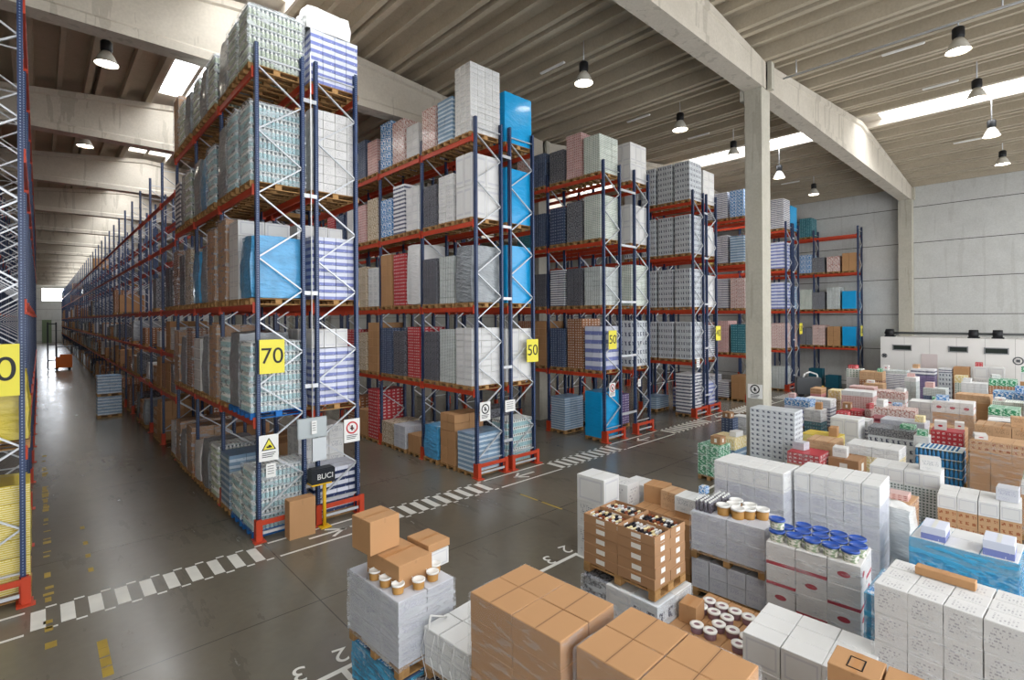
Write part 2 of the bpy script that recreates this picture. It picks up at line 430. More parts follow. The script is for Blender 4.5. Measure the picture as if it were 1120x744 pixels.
# ================================================================ RACKS
k = Mat('rack_blue_steel', .42, .5); x = k.obj(); dots = ((x[2]*20).fr().lt(.45))*((x[0]*1000+500).gt(0))
n = k.noise(scale=3, detail=3); u, v = k.uv()
hole = (u-.5).ab().lt(.13)*(v*216).fr().lt(.5)
k.base(k.mix(hole*.6, k.mix(n, '#152748', '#1f3763'), '#8fa0bd')); BLUE = k.m
ORANGE = plain('orange_beam_paint', '#c04326', .45, var=.15)
GALV = plain('galvanised_steel', '#c9ccd0', .38, metal=.35, var=.15)
k = Mat('pallet_wood', .85, .2); x = k.obj(); n = k.noise(k.vec(x[0]*9, x[1]*2.5, x[2]*9), 2, 3)
k.base(k.scale(k.mix(n, '#8a6138', '#c09a68'), k.island()*.5+.7)); WOOD = k.m
k = Mat('pallet_wood_blue', .7, .3); k.base(k.scale(k.mix(.5, '#1f62a8', '#2a78c4'), k.island()*.3+.8)); WOODB = k.m

UPH = 10.83
def frame_mesh(wx, h=UPH):
    a = MB()
    for x0, s in ((0, 1), (wx, -1)):      # C section uprights: web to the outside
        xs = sorted((x0, x0+s*.018)); a.box(xs[0], -.055, .02, xs[1], .055, h)
        xs = sorted((x0, x0+s*.075))
        a.box(xs[0], -.055, .02, xs[1], -.040, h); a.box(xs[0], .040, .02, xs[1], .055, h)
    b = MB(); z = .55; i = 0
    while z < h-.75:
        xa, xb = (.05, wx-.05) if i % 2 == 0 else (wx-.05, .05)
        b.bar((xa, -.0, z), (xb, -.0, z+.70), .045, .03); z += .70; i += 1
    b.bar((.05, 0, .5), (wx-.05, 0, .5), .04, .03); b.bar((.05, 0, h-.3), (wx-.05, 0, h-.3), .03, .03)
    return a.mesh('upright', BLUE), b.mesh('bracing', GALV)
FR = {}
def foot_mesh():
    a = MB(); a.box(-.09, -.10, 0, .13, .10, .015)
    a.box(-.035, -.08, 0, -.02, .08, .42); a.box(-.035, -.095, 0, .09, -.075, .42); a.box(-.035, .075, 0, .09, .095, .42)
    return a.mesh('foot_guard', ORANGE)
FOOT = foot_mesh()
BM = {}
def beam_mesh(L):
    kk = round(L, 2)
    if kk not in BM:
        a = MB(); a.box(-.025, .05, -.14, .025, L-.05, 0); a.box(-.045, .045, -.19, .03, .075, .05); a.box(-.045, L-.075, -.19, .03, L-.045, .05)
        a.box(.025, .06, -.10, .03, L-.06, -.04)
        BM[kk] = a.mesh('beam', ORANGE)
    return BM[kk]
LV = [2.6, 5.12, 7.7, 10.27]
LVB = [2.1, 3.6, 5.12, 7.5, 9.2]
BAY = 2.9
def rack(label, rows, y0, nb, far_from=99, rail=True, group=None, bay=BAY, cap=100, h=UPH, lowest=0):
    """rows: list of (x0, x1) frame extents; bays run along +Y"""
    t = thing('pallet_rack', label, 'rack', (rows[0][0], y0, 0), 0, group)
    X0 = rows[0][0]; nbeam = 0; rest = MB()
    for ri, (xa, xb) in enumerate(rows):
        wx = round(xb-xa, 2)
        if (wx, h) not in FR: FR[(wx, h)] = frame_mesh(wx, h)
        f, g = FR[(wx, h)]
        for b in range(nb+1):
            o = put('upright_frame', f, t, (xa-X0, b*bay, 0)); put('bracing', g, o)
            if b < 16:
                put('foot_guard', FOOT, o, (0, 0, 0)); q = put('foot_guard', FOOT, o, (wx, 0, 0), PI)
    for b in range(nb):
        for ri, (xa, xb) in enumerate(rows):
            for z in (LV if b < far_from else LVB):
                if z < lowest: continue
                for x in (xa-X0, xb-X0):
                    if nbeam < cap: put('beam', beam_mesh(bay), t, (x, b*bay, z)); nbeam += 1
                    else: rest.box(x-.025, b*bay+.05, z-.12, x+.025, b*bay+bay-.05, z)
    if rest.v:
        o = put('beam', (rest, ORANGE), t); o['kind'] = 'stuff'
    if rail:
        for ri, (xa, xb) in enumerate(rows):
            a = MB(); a.box(xa-X0-.02, -.16, .34, xb-X0+.02, -.12, .44)
            if ri == 0 or True:
                for x in (xa-X0, xb-X0): a.box(x-.06, -.17, 0, x+.06, -.10, .46); a.box(x-.12, -.26, 0, x+.12, -.1, .02)
            put('end_rail', (a, ORANGE), t)
            a = MB(); a.box(xa-X0+.08, -.15, .14, xb-X0-.08, -.12, .20); put('lower_rail', (a, GALV), t)
        if len(rows) > 1:
            for z in (.9, 3.2, 5.35, 7.6, 9.8):
                a = MB(); a.box(rows[0][1]-X0-.03, -.08, z, rows[1][0]-X0+.03, -.055, z+.09); put('row_spacer', (a, GALV), t)
    return t
YF = 11.9
R1 = [(3.44, 4.50), (4.74, 5.80)]; R2 = [(9.54, 10.63), (10.93, 12.02)]; R3 = [(15.8, 16.92), (17.87, 18.97)]
R4 = [(22.75, 23.85), (24.12, 25.2)]; R5 = [(28.85, 29.95), (30.2, 31.3)]; R6 = [(34.8, 35.9), (36.1, 37.1)]
rack('long double pallet rack with yellow 70 sign and electric boxes at its end', R1, YF, 46, 3, cap=100)
rack('double pallet rack with bright cyan wrapped loads and yellow 50 sign', R2, YF, 8, cap=100)
rack('double pallet rack beside concrete column with cyan drum load at its foot', R3, YF, 4, cap=100)
rack('double pallet rack holding grey and white marked packs on every shelf', R4, YF, 4, cap=100)
rack('pallet rack just left of the tall front concrete column', R5, YF, 4, cap=100)
rack('pallet rack just right of the tall front concrete column', R6, YF, 4, cap=100)
rack('blue rack at the left picture edge with yellow wrapped loads', [(-2.5, -1.4), (-1.29, -.19)], YF+.15, 14, cap=100)
# rack along the right wall
t7 = rack('wall rack with sparse loads standing against the grey wall', [(40.2, 41.2)], 9.25, 3, rail=False, bay=2.65)

# rack signs
SIGNY = plain('sign_yellow', '#e8dc4a', .5, var=.04); BLACK = plain('sign_black', '#15161a', .5); WHITE = plain('sign_white', '#e9e9e6', .45, var=.04); RED = plain('sign_red', '#c2202a', .5, var=.05)
def sign(txt, x, z, label, w=.5, h=.68, y=YF-.17, group=None):
    t = thing('rack_sign', label, 'sign', (x, y, z), 0, group)
    a = MB(); a.box(-w/2, -.008, -h/2, w/2, .008, h/2); put('board', (a, SIGNY), t)
    me = text_mesh(txt, h*.66, .002, BLACK); o = put('number', me, t, (0, -.011, 0)); o.rotation_euler = (PI/2, 0, 0)
    a = MB(); a.box(-w*.4, .008, h*.3, -w*.3, .125, h*.36); a.box(w*.3, .008, h*.3, w*.4, .125, h*.36); put('bracket', (a, GALV), t)
    return t
sign('70', 3.72, 3.98, 'yellow sign reading 70 on the end of the long rack', .52, .74)
sign('50', 11.78, 3.72, 'larger yellow sign reading 50 beside a white load', .52, .74)
sign('50', 16.15, 3.92, 'smaller yellow sign reading 50 on the rack beside the concrete column', .5, .72)
sign('40', 25.02, 3.95, 'small yellow sign on the rack of grey and white packs', .5, .72)
sign('30', 29.05, 3.95, 'small yellow sign touching the left edge of the front column', .5, .72)
sign('20', 37.0, 3.95, 'small yellow sign just right of the front concrete column', .5, .72)
sign('10', 40.4, 3.75, 'yellow sign at the end of the rack against the wall', .45, .7, y=9.10)
sign('80', -.56, 3.98, 'large yellow sign cut off by the left picture edge', .62, .86, y=YF-.05)

def notice(x, z, kind, label, w=.4, h=.56, y=YF-.17, rz=0):
    t = thing('notice_board', label, 'sign', (x, y, z), rz)
    a = MB(); a.box(-w/2, -.006, -h/2, w/2, .006, h/2); put('panel', (a, WHITE), t)
    a = MB()
    if kind == 'warn':
        b = MB(); P = [(-.15, -.05), (.15, -.05), (0, .22)]; n = 0
        b.v = [(p[0], -.010, p[1]) for p in P]+[(p[0], -.006, p[1]) for p in P]; b.f = [(0, 1, 2), (3, 5, 4), (0, 3, 4, 1), (1, 4, 5, 2), (2, 5, 3, 0)]; b.uv = [(0, 0)]*18; b.mi = [0]*5; b.sm = [0]*5
        put('warning_triangle', (b, BLACK), t)
        c = MB(); P = [(-.115, -.03), (.115, -.03), (0, .18)]
        c.v = [(p[0], -.012, p[1]) for p in P]; c.f = [(0, 1, 2)]; c.uv = [(0, 0)]*3; c.mi = [0]; c.sm = [0]; put('triangle_face', (c, SIGNY), t)
        a.box(-.05, -.016, .0, .06, -.013, .035); a.box(-.01, -.016, .03, .04, -.013, .06)
    else:
        r = MB(); n = 24
        for i in range(n):
            a0, a1 = 2*PI*i/n, 2*PI*(i+1)/n
            r.quad((.15*math.cos(a0), -.010, .07+.15*math.sin(a0)), (.15*math.cos(a1), -.010, .07+.15*math.sin(a1)), (.115*math.cos(a1), -.010, .07+.115*math.sin(a1)), (.115*math.cos(a0), -.010, .07+.115*math.sin(a0)))
        r.bar((-.09, -.012, .16), (.09, -.012, -.02), .025, .004)
        put('prohibition_ring', (r, RED if kind == 'red' else BLACK), t)
        a.box(-.02, -.011, .0, .02, -.008, .13); a.box(-.05, -.011, .04, .05, -.008, .07)
    for i in range(3): a.box(-.14, -.011, -.12-i*.04, .14-i*.03, -.008, -.105-i*.04)
    put('pictogram_and_lettering', (a, BLACK), t)
    return t
notice(3.64, 2.0, 'warn', 'white notice with yellow warning triangle on the long rack')
notice(5.55, 2.08, 'red', 'white notice with red no-walking circle on the long rack corner')
notice(9.76, 2.0, 'black', 'white notice with round prohibition mark low on the 50 rack')
notice(16.1, 2.0, 'red', 'white notice in front of the cyan drum load', .36, .52)
o = notice(17.045, 2.35, 'black', 'round prohibition notice fixed to the front concrete column', .46, .46, 6.78, -PI/2)

# wall column notice, small white notes under shelf ends
def note(x, y, z, label, w=.2, h=.3):
    a = MB(); a.box(-w/2, -.004, -h/2, w/2, .004, h/2); t = thing('paper_notice', label, 'notice', (x, y, z)); put('sheet', (a, WHITE), t)
    b = MB()
    for i in range(4): b.box(-w*.35, -.006, h*.3-i*h*.18, w*.3, -.0045, h*.34-i*h*.18)
    put('print', (b, BLACK), t)
note(3.68, YF-.175, 1.5, 'white paper sheet taped below the warning notice')
note(4.62, YF-.2, 2.3, 'small white paper on the grey electric cabinet', .12, .3)
note(10.75, YF-.2, 2.05, 'wide white paper between the uprights of the 50 rack', .42, .36)
note(17.95, YF-.175, 2.1, 'white paper on the rack upright beside the concrete column')
note(22.9, YF-.175, 2.6, 'white paper high on the grey and white rack', .3, .45)

# ================================================================ CARGO
cm = carton
K = dict(
 brown=cm('card_brown', '#b58a60', '#93704e', 'plain', tape='#ad835c'),
 brownl=cm('card_brown_label', '#a47e5c', '#e8e6e0', 'label', tape='#a9764a'),
 brownd=cm('card_dark_brown', '#94623f', '#e0d8cc', 'marks', p=(3, 4)),
 tan=cm('card_tan', '#c4a07c', '#8a6a4c', 'text', tape='#bb8a5c'),
 white=cm('card_white', '#d8d8d6', '#8a8e98', 'text'),
 whitet=cm('card_white_text', '#d3d2d0', '#a09ea2', 'alltext'),
 whitep=cm('card_white_plain', '#dadad8', '#c9c9cc', 'frame'),
 lilac=cm('card_lilac_print', '#c6c8cf', '#9898b2', 'text', coat=.4),
 redlab=cm('card_white_red', '#d9d6d3', '#b2283c', 'lowband'),
 redbox=cm('card_white_redpanel', '#dad7d4', '#b02438', 'logo'),
 golden=cm('card_white_gold', '#d3d1cf', '#a8803c', 'logo'),
 blueband=cm('pack_blue_bands', '#d2d6e4', '#7a84bc', 'stripes', p=(6, 1), coat=.3),
 navyband=cm('pack_navy_bands', '#d8dbe6', '#26345c', 'stripes', p=(6, 1), coat=.3),
 stripe=cm('pack_stripes', '#e2e2e4', '#62657a', 'stripes', p=(6, 2), coat=.3),
 mark=cm('pack_marked', '#cfd4d8', '#39415a', 'marks', p=(2, 1), coat=.3),
 dots=cm('pack_dotted', '#d5dad8', '#5b6c66', 'dots', p=(5, 5), coat=.4),
 grey=cm('pack_grey', '#8f9196', '#4a4c52', 'mottle', p=(7, 9), coat=.5, wrinkle=.4),
 dark=cm('pack_dark', '#7c7d84', '#222329', 'mottle', p=(6, 12), coat=.5, wrinkle=.4),
 navy=cm('pack_navy', '#43526e', '#9aa6ba', 'marks', p=(3, 4), coat=.5),
 blueg=cm('pack_blue_grey', '#7d9ab4', '#c3d2de', 'stripes', p=(4, 2), coat=.5, wrinkle=.3),
 pink=cm('pack_pink', '#d9b9b4', '#a9534e', 'marks', p=(4, 3), coat=.4),
 pinkw=cm('pack_pink_white', '#e0d2cc', '#b07a70', 'mottle', p=(6, 6), coat=.4),
 red=cm('pack_red', '#b8323a', '#e0c8c4', 'marks', p=(3, 3), coat=.4),
 redst=cm('pack_red_stripes', '#d28f92', '#7e2a38', 'stripes', p=(6, 1), coat=.4),
 gwhite=cm('pack_green_white', '#e4e8e0', '#7b9480', 'dots', p=(5, 4), coat=.4),
 beige=cm('pack_beige', '#d8cab4', '#9a8668', 'mottle', p=(5, 7), coat=.3),
 teal=cm('pack_teal', '#2b6f7c', '#7fb4bc', 'marks', p=(3, 3), coat=.5),
 bluew=cm('pack_blue_white', '#2f7fc0', '#e6eef4', 'mottle', p=(4, 7), coat=.4),
 purple=cm('pack_purple', '#5c4a78', '#c8c0d4', 'marks', p=(4, 3), coat=.4),
 yellow=cm('pack_yellow', '#d8bf45', '#f0e6b0', 'stripes', p=(3, 8), coat=.4),
 ylight=cm('pack_cream', '#e3cf8e', '#f3ead0', 'mottle', p=(6, 3), coat=.3),
 green=cm('pack_green', '#2f8a5c', '#bfe0cc', 'mottle', p=(4, 5), coat=.6),
 orange=cm('card_orange', '#c09a74', '#9a5c3c', 'marks', p=(3, 2)),
 floral=cm('tub_floral', '#ddd9cc', '#8a9a7a', 'mottle', p=(9, 3), coat=.5),
)
FILMC = plain('film_cyan', '#129fdc', .3, var=.12, coat=.6, bump=.35)
FILMB = plain('film_pale_blue', '#4f9fd0', .3, var=.45, coat=.6, bump=.9)
FILMW = plain('film_white', '#e2e2e0', .4, var=.08, coat=.4, bump=.5)
FILMY = plain('film_yellow', '#c9b53a', .4, var=.3, coat=.4, bump=.6)
FILMG = plain('film_grey', '#8c9296', .3, var=.4, coat=.7, bump=1.0)
FILMT = plain('film_clear_blue_bottles', '#2a6f9c', .25, var=.5, coat=.8, bump=.9)
CAPW = plain('cap_white', '#eeeeea', .4); BOTT = plain('bottle_teal', '#a9cdd2', .3, var=.15, coat=.4); BOTG = plain('bottle_pale_green', '#b9c4ab', .3, var=.3, coat=.4)
BOTB = plain('bottle_blue', '#2a7cb4', .25, var=.3, coat=.6); GAP = plain('painted_gap_shade', '#4d5a5c', .7); SHEET = plain('layer_sheet', '#dfe6e6', .5, var=.06)
WRAP = wrapmat('stretch_film', '#eef1f4', .05, .28); WRAPR = wrapmat('rack_stretch_film', '#dfe4e8', .12, .42); WRAPH = wrapmat('stretch_film_heavy', '#e2e6ea', .18, .5); WRAPB = wrapmat('stretch_film_blue', '#4fb0dc', .45, .6)

def pallet_mesh(w=.8, d=1.2, m=None):        # w along Y, d along X ; origin bottom centre
    a = MB()
    for y in (-w/2+.05, 0, w/2-.05):
        a.box(-d/2, y-.05, 0, d/2, y+.05, .02)
        for x in (-d/2+.07, 0, d/2-.07): a.box(x-.07, y-.05, .02, x+.07, y+.05, .098)
    for x in (-d/2+.07, 0, d/2-.07): a.box(x-.07, -w/2, .098, x+.07, w/2, .12)
    for i in range(5):
        y = -w/2+.06+i*(w-.12)/4; a.box(-d/2, y-.055, .12, d/2, y+.055, .142)
    return a.mesh('pallet', m or WOOD)
PAL = pallet_mesh(); PALB = pallet_mesh(m=WOODB); PALT = pallet_mesh(1.2, .8)
PH = .142
CM = {}
def cargo_mesh(kind, h, w=.8, d=1.2, seed=0):
    """whole block of goods, w along Y, d along X, from z=0"""
    key = (kind, round(h, 2), w, d, seed)
    if key in CM: return CM[key]
    a = MB(); r = random.Random(seed*13+len(kind)); mats = None
    if kind in ('bt', 'bg', 'bb'):
        lay = .235; n = max(2, round(h/lay)); lh = h/n; px = .088
        nx = int(d/px); ny = int(w/px)
        for L in range(n):
            z = L*lh; a.box(-d/2+.05, -w/2+.05, z, d/2-.05, w/2-.05, z+lh-.03, 2); a.box(-d/2+.01, -w/2+.01, z+lh-.022, d/2-.01, w/2-.01, z+lh-.008, 3)  # dark core paints the shade between bottles, then the layer sheet
            for i in range(nx):
                for j in range(ny):
                    if 0 < i < nx-1 and 0 < j < ny-1 and L < n-1: continue
                    x = -d/2+(i+.5)*d/nx; y = -w/2+(j+.5)*w/ny
                    if 0 < i < nx-1 and 0 < j < ny-1: a.lathe(x, y, [(.03, z+lh-.012), (.02, z+lh+.012)], 5, 1, 0); continue
                    a.lathe(x, y, [(.040, z), (.041, z+lh*.55), (.018, z+lh*.8), (.018, z+lh-.02)], 6, [0, 1, 1], 1)
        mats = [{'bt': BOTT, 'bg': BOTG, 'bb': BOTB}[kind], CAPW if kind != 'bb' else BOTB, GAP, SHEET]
    elif kind.startswith('film'):
        if kind == 'filmc': a.box(-d/2+.005, -w/2+.005, 0, d/2-.005, w/2-.005, h-.03); a.shell(d+.01, w+.01, h, 0, .008, seed, 8, .0)
        else: a.shell(d, w, h, 0, .03, seed, 9, .12, .05)
        mats = [{'filmc': FILMC, 'filmb': FILMB, 'filmw': FILMW, 'filmy': FILMY, 'filmg': FILMG, 'filmt': FILMT}[kind]]
    elif kind.startswith('bags'):
        m = kind[5:]; lh = .13; n = max(2, round(h/lh)); lh = h/n
        for L in range(n):
            for i in range(3):
                for j in range(2):
                    b = MB(); b.shell(d/3-.01, w/2-.01, lh*1.1, 0, .012, L*7+i+j*3+seed, 4, .35)
                    o = len(a.v); ox = -d/2+(i+.5)*d/3; oy = -w/2+(j+.5)*w/2
                    a.v += [(p[0]+ox, p[1]+oy, p[2]+L*lh) for p in b.v]; a.f += [tuple(q+o for q in f) for f in b.f]; a.uv += b.uv; a.mi += b.mi; a.sm += b.sm
        mats = [K[m]]
    else:
        # kind 'material:nx,ny,nz'
        m, g = kind.split(':'); nx, ny, lz = g.split(','); nx = int(nx); ny = int(ny); n = max(1, round(h/float(lz))); lh = h/n
        for L in range(n):
            for i in range(nx):
                for j in range(ny):
                    if 0 < i < nx-1 and 0 < j < ny-1 and L < n-1: continue
                    x0 = -d/2+i*d/nx; y0 = -w/2+j*w/ny; e = .003+r.random()*.006; q = r.random()*.008
                    a.box(x0+e, y0+e, L*lh, x0+d/nx-e, y0+w/ny-e, L*lh+lh-.004-q)
        mats = [K[m]]
    CM[key] = a.mesh('cargo', mats); return CM[key]
SH = {}
def shell_mesh(w, d, h, seed=0, amp=.02, rnd=.0):
    key = (round(w, 2), round(d, 2), round(h, 2), seed, amp, rnd)
    if key not in SH: SH[key] = MB().shell(d+.03, w+.03, h+.02, 0, amp, seed, 9, rnd).mesh('stretch_wrap', WRAPR)
    return SH[key]

DESC = {'bt': 'teal bottle', 'bg': 'greenish bottle', 'bb': 'blue bottle', 'filmc': 'bright cyan wrapped', 'filmb': 'pale blue wrapped', 'filmw': 'white wrapped', 'filmy': 'yellow wrapped', 'filmg': 'grey shrink-wrapped', 'filmt': 'dark blue wrapped'}
ADJ = dict(brown='brown carton', brownl='brown labelled carton', brownd='dark brown carton', tan='tan carton', white='white carton', whitet='white printed carton', whitep='plain white carton', lilac='lilac carton', redlab='red-banded carton', redbox='red-panel carton', golden='gold-printed carton', blueband='blue-banded pack', navyband='navy-banded pack', stripe='dark-striped pack', mark='grey dark-marked pack', dots='white dotted pack', grey='grey mottled pack', dark='dark grey pack', navy='navy pack', blueg='blue-grey pack', pink='pink-marked pack', pinkw='pinkish white pack', red='red pack', redst='red-striped pack', gwhite='green-white pack', beige='beige pack', teal='teal pack', bluew='blue-white pack', purple='purple pack', yellow='yellow pack', ylight='cream pack', green='green pack', orange='orange-tan carton', floral='floral tub')
def desc(kind):
    if kind in DESC: return DESC[kind]
    m = kind[5:] if kind.startswith('bags') else kind.split(':')[0]
    return ADJ[m] if not kind.startswith('bags') else ADJ[m].rsplit(' ', 1)[0]+' sack'
def catname(kind):
    if kind in ('bt', 'bg', 'bb'): return 'bottle_pallet_load', 'bottle load'
    if kind.startswith('film'): return 'wrapped_pallet_load', 'wrapped load'
    if kind.startswith('bags'): return 'sack_pallet_load', 'sack load'
    m = kind.split(':')[0]
    if ADJ[m].endswith('carton'): return 'carton_pallet_load', 'carton load'
    return 'pack_pallet_load', 'pack load'

def rload(kind, x, y, z, h, where, group=None, wrap=False, w=.8, d=1.2, seed=0, rz=0, blue=False, jit=None):
    """a load in a rack: pallet, goods, film"""
    n, c = catname(kind)
    t = thing(n, '%s load, %s' % (desc(kind), where), c, (x, y, z), rz, group)
    put('pallet', PALB if blue else PAL, t)
    o = put('cargo', cargo_mesh(kind, h, w-.02, d-.02, seed), t, (0, 0, PH))
    if wrap: put('stretch_wrap', shell_mesh(w, d, h, seed, .02, .0), t, (0, 0, PH))
    return t

rr = random.Random(11)
SHELF = ['on the floor', 'first shelf', 'second shelf', 'third shelf', 'top shelf']
# --- rack 70 (R1), aisle side: 3 full bays
xl = (R1[0][0]+R1[0][1])/2; xr = (R1[1][0]+R1[1][1])/2
def slot(b, p): return YF+b*BAY+.06+.44+p*.925
cols1 = {
 4: [('bg', 1.3), ('bg', 1.3), ('filmg', 1.35), ('bg', 1.3), ('filmg', 1.35), ('bg', 1.35), ('filmg', 1.3), ('bg', 1.3), ('brown:3,2,.4', 1.75)],
 3: [('bt', 1.75), ('bt', 1.8), ('filmg', 1.75), ('bt', 1.5), ('filmb', 1.5), ('filmg', 1.6), ('bg', 1.5), ('filmg', 1.6), ('stripe:3,2,.3', 1.5)],
 2: [('filmb', 1.4), ('whitep:2,2,.35', 1.85), ('brown:3,2,.4', 2.0), ('brown:2,2,.45', 1.9), ('filmg', 1.6), ('filmb', 1.5), ('beige:2,2,.3', 1.7), ('grey:3,2,.3', 1.6), ('brownd:3,2,.3', 1.8)],
 1: [('bt', 1.55), ('filmg', 1.75), ('bt', 1.6), ('brown:2,2,.45', 1.9), ('filmg', 1.6), ('whitep:3,2,.3', 1.5), ('brownd:3,2,.3', 1.8), ('filmg', 1.5), ('brown:3,2,.4', 1.7)],
 0: [('bt', 1.35), ('bt', .95), ('blueg:3,2,.3', 1.3), ('bg', 1.35), ('filmg', 1.3), ('filmw', 1.1), ('brown:2,2,.45', 1.4), ('filmg', 1.1), ('brown:3,2,.35', 1.3)]}
for lv, row in cols1.items():
    z = 0.0 if lv == 0 else LV[lv-1]
    for i, (kd, h) in enumerate(row):
        s = i*3+lv
        rload(kd, xl-.02+rr.uniform(-.03, .03), slot(i//3, i % 3), z, h, '%s, %s from front, aisle side, rack 70' % (SHELF[lv], ORD[i]), 'aisle-side loads in the rack marked 70', wrap=kd[:2] in ('bt', 'bg', 'be', 'br'), seed=i % 4, blue=(lv in (0, 1) and i < 2))
cols1r = {4: [('blueband:4,3,.17', 1.25), ('brown:3,2,.4', 1.2)], 3: [('whitet:4,3,.22', 1.95), ('filmg', 1.6)], 2: [('blueband:4,3,.17', 1.5), ('whitep:3,2,.3', 1.9)], 1: [('blueband:4,3,.17', 1.35), ('whitep:3,2,.4', 1.8)], 0: [('navyband:4,3,.17', 1.05), ('white:3,2,.35', 1.9)]}
for lv, row in cols1r.items():
    z = 0.0 if lv == 0 else LV[lv-1]
    for i, (kd, h) in enumerate(row):
        rload(kd, xr+.03, slot(0, i), z, h, '%s, %s from front, far side, rack 70' % (SHELF[lv], ORD[i]), 'far-side loads in the rack marked 70', seed=i)
o = put('cargo_bundle', cargo_mesh('filmw', .55, .75, 1.1, 3), None, (xr-.1, slot(0, 0), LV[3]+PH+1.26)); tag(o, 'white wrapped bundle on top of the blue-banded load, top shelf, rack 70', 'bundle')
o = put('cargo_bundle', cargo_mesh('whitep:3,2,.45', .45, .7, .9, 3), None, (xr-.1, slot(0, 0)+.02, LV[0]+PH+1.36)); tag(o, 'white carton bundle on the blue-banded load behind the 70 sign', 'bundle')
# --- rack 70, further bays: lower mixed shelves
kinds_far = ['brown:2,2,.45', 'brownd:3,2,.3', 'filmg', 'grey:3,2,.3', 'whitep:3,2,.3', 'beige:2,2,.3', 'brown:3,2,.35', 'dark:2,2,.3', 'filmw', 'brownl:2,2,.4']
for b in range(3, 11):
    for li, z in enumerate([0.0]+LVB):
        pr = [.6, .65, .45, .12, .03, 0][li]
        hm = [1.6, 1.15, 1.15, 1.6, 1.3, 1][li]
        for p in range(3):
            if rr.random() > pr: continue
            kd = rr.choice(kinds_far); h = hm*rr.uniform(.55, .92)
            i = b*3+p
            rload(kd, xl+.02, slot(b, p), z, round(h, 1), '%s from front, %s level up, rack 70' % (ORD[i], ORD[li]), 'aisle-side loads in the rack marked 70', seed=i % 2)
# far stretch of the rack: too small and too many to count
a = MB(); r = random.Random(3)
for b in range(11, 46):
    for li, z in enumerate([0.0]+LVB):
        for p in range(3):
            for xx in (xl, xr):
                if r.random() > ([.6, .6, .45, .2, .06, .02][li])*(1 if xx == xl else .7): continue
                h = [1.6, 1.15, 1.15, 1.7, 1.3, 1][li]*r.uniform(.5, .9); y = slot(b, p)
                a.box(xx-.6, y-.4, z, xx+.6, y+.4, z+.12, 3); a.box(xx-.57, y-.38, z+.13, xx+.57, y+.38, z+.13+h, r.choice([0, 0, 1, 2, 4, 5]))
o = put('distant_pallet_load', (a, [K['brown'], K['grey'], K['whitep'], WOOD, K['brownd'], K['dark']])); o['kind'] = 'stuff'; tag(o, 'countless small loads in the far stretch of the long rack 70', 'pallet load')
a = MB()
for b in range(1, 11):
    for li, z in enumerate([0.0]+(LV if b < 3 else LVB)):
        for p in range(3):
            if r.random() > ([.8, .8, .75, .6, .3, .1] if b < 3 else [.35, .3, .2, .06, .0, 0])[li]: continue
            h = ([1.6, 1.15, 1.15, 1.7, 1.3, 1][li] if b >= 3 else 1.6)*r.uniform(.5, .9); y = slot(b, p)
            a.box(xr-.6, y-.4, z, xr+.6, y+.4, z+.12, 3); a.box(xr-.57, y-.38, z+.13, xr+.57, y+.38, z+.13+h, r.choice([0, 1, 2, 4, 5]))
o = put('distant_pallet_load', (a, [K['brown'], K['grey'], K['whitep'], WOOD, K['brownd'], K['dark']])); o['kind'] = 'stuff'; tag(o, 'loads glimpsed behind the aisle-side ones in rack 70', 'pallet load')

def fill(R, cols, name, side, bay=BAY, y0=YF, lv=LV, x=None, grp=None):
    xx = x if x is not None else ((R[0][0]+R[0][1])/2 if side == 'left' else (R[1][0]+R[1][1])/2)
    for L, row in cols.items():
        z = 0.0 if L == 0 else lv[L-1]
        for i, q in enumerate(row):
            if q is None: continue
            kd, h = q[0], q[1]
            y = y0+(i//3)*bay+.5+(i % 3)*.925
            rload(kd, xx+rr.uniform(-.02, .02), y, z, h, '%s, %s from front, %s side, %s' % (SHELF[L], ORD[i], side, name), 'loads in '+name, seed=i % 3, blue=False)
fill(R2, {4: [('white:4,3,.16', 2.1), ('blueg:3,2,.3', 1.35), ('pinkw:3,2,.25', 1.35), ('whitep:3,2,.3', 1.1), ('pinkw:3,2,.3', 1.5), ('bluew:3,2,.3', 1.7), ('pink:3,2,.3', 1.3), ('navy:3,2,.3', 1.5), ('pink:3,2,.3', 1.5), ('dark:3,2,.3', 1.4), ('red:3,2,.3', 1.4), ('navy:3,2,.3', 1.5)],
 3: [('whitep:2,2,.9', 1.95), ('white:3,2,.16', 1.5), ('dark:3,2,.25', 1.35), ('whitep:3,2,.3', 1.5), ('stripe:3,2,.3', 1.75), ('bluew:3,2,.3', 1.4), ('beige:3,2,.3', 1.6), ('pink:3,2,.3', 1.5), ('whitep:3,2,.3', 1.5), ('navy:3,2,.3', 1.4), ('red:3,2,.3', 1.5), None],
 2: [('filmg', 1.75), ('dots:3,2,.2', 1.5), ('dark:3,2,.2', 1.5), ('filmw', 2.1), ('red:3,2,.4', 1.85), ('brown:3,2,.35', 1.9), ('white:3,2,.3', 1.5), ('beige:3,2,.3', 1.6), ('dark:3,2,.3', 1.5), ('pink:3,2,.3', 1.5)],
 1: [('whitep:3,2,.2', 1.75), ('dots:3,2,.2', 1.7), ('dark:3,2,.2', 1.6), ('red:2,2,.3', 1.75), ('dark:2,2,.3', 1.6), ('navy:3,2,.25', 1.7), ('brown:3,2,.3', 1.9), ('beige:3,2,.3', 1.5), ('red:3,2,.3', 1.6)],
 0: [('blueg:2,2,.3', 1.15), ('brown:2,2,.28', 1.6), ('filmb', 1.1), ('brown:2,2,.6', .6), ('lilac:3,2,.3', .8), ('beige:2,2,.3', .8), ('red:2,2,.4', 1.9), ('brown:2,2,.4', 1.0), ('brownd:2,2,.4', 1.4)]}, 'cyan-load rack', 'left')
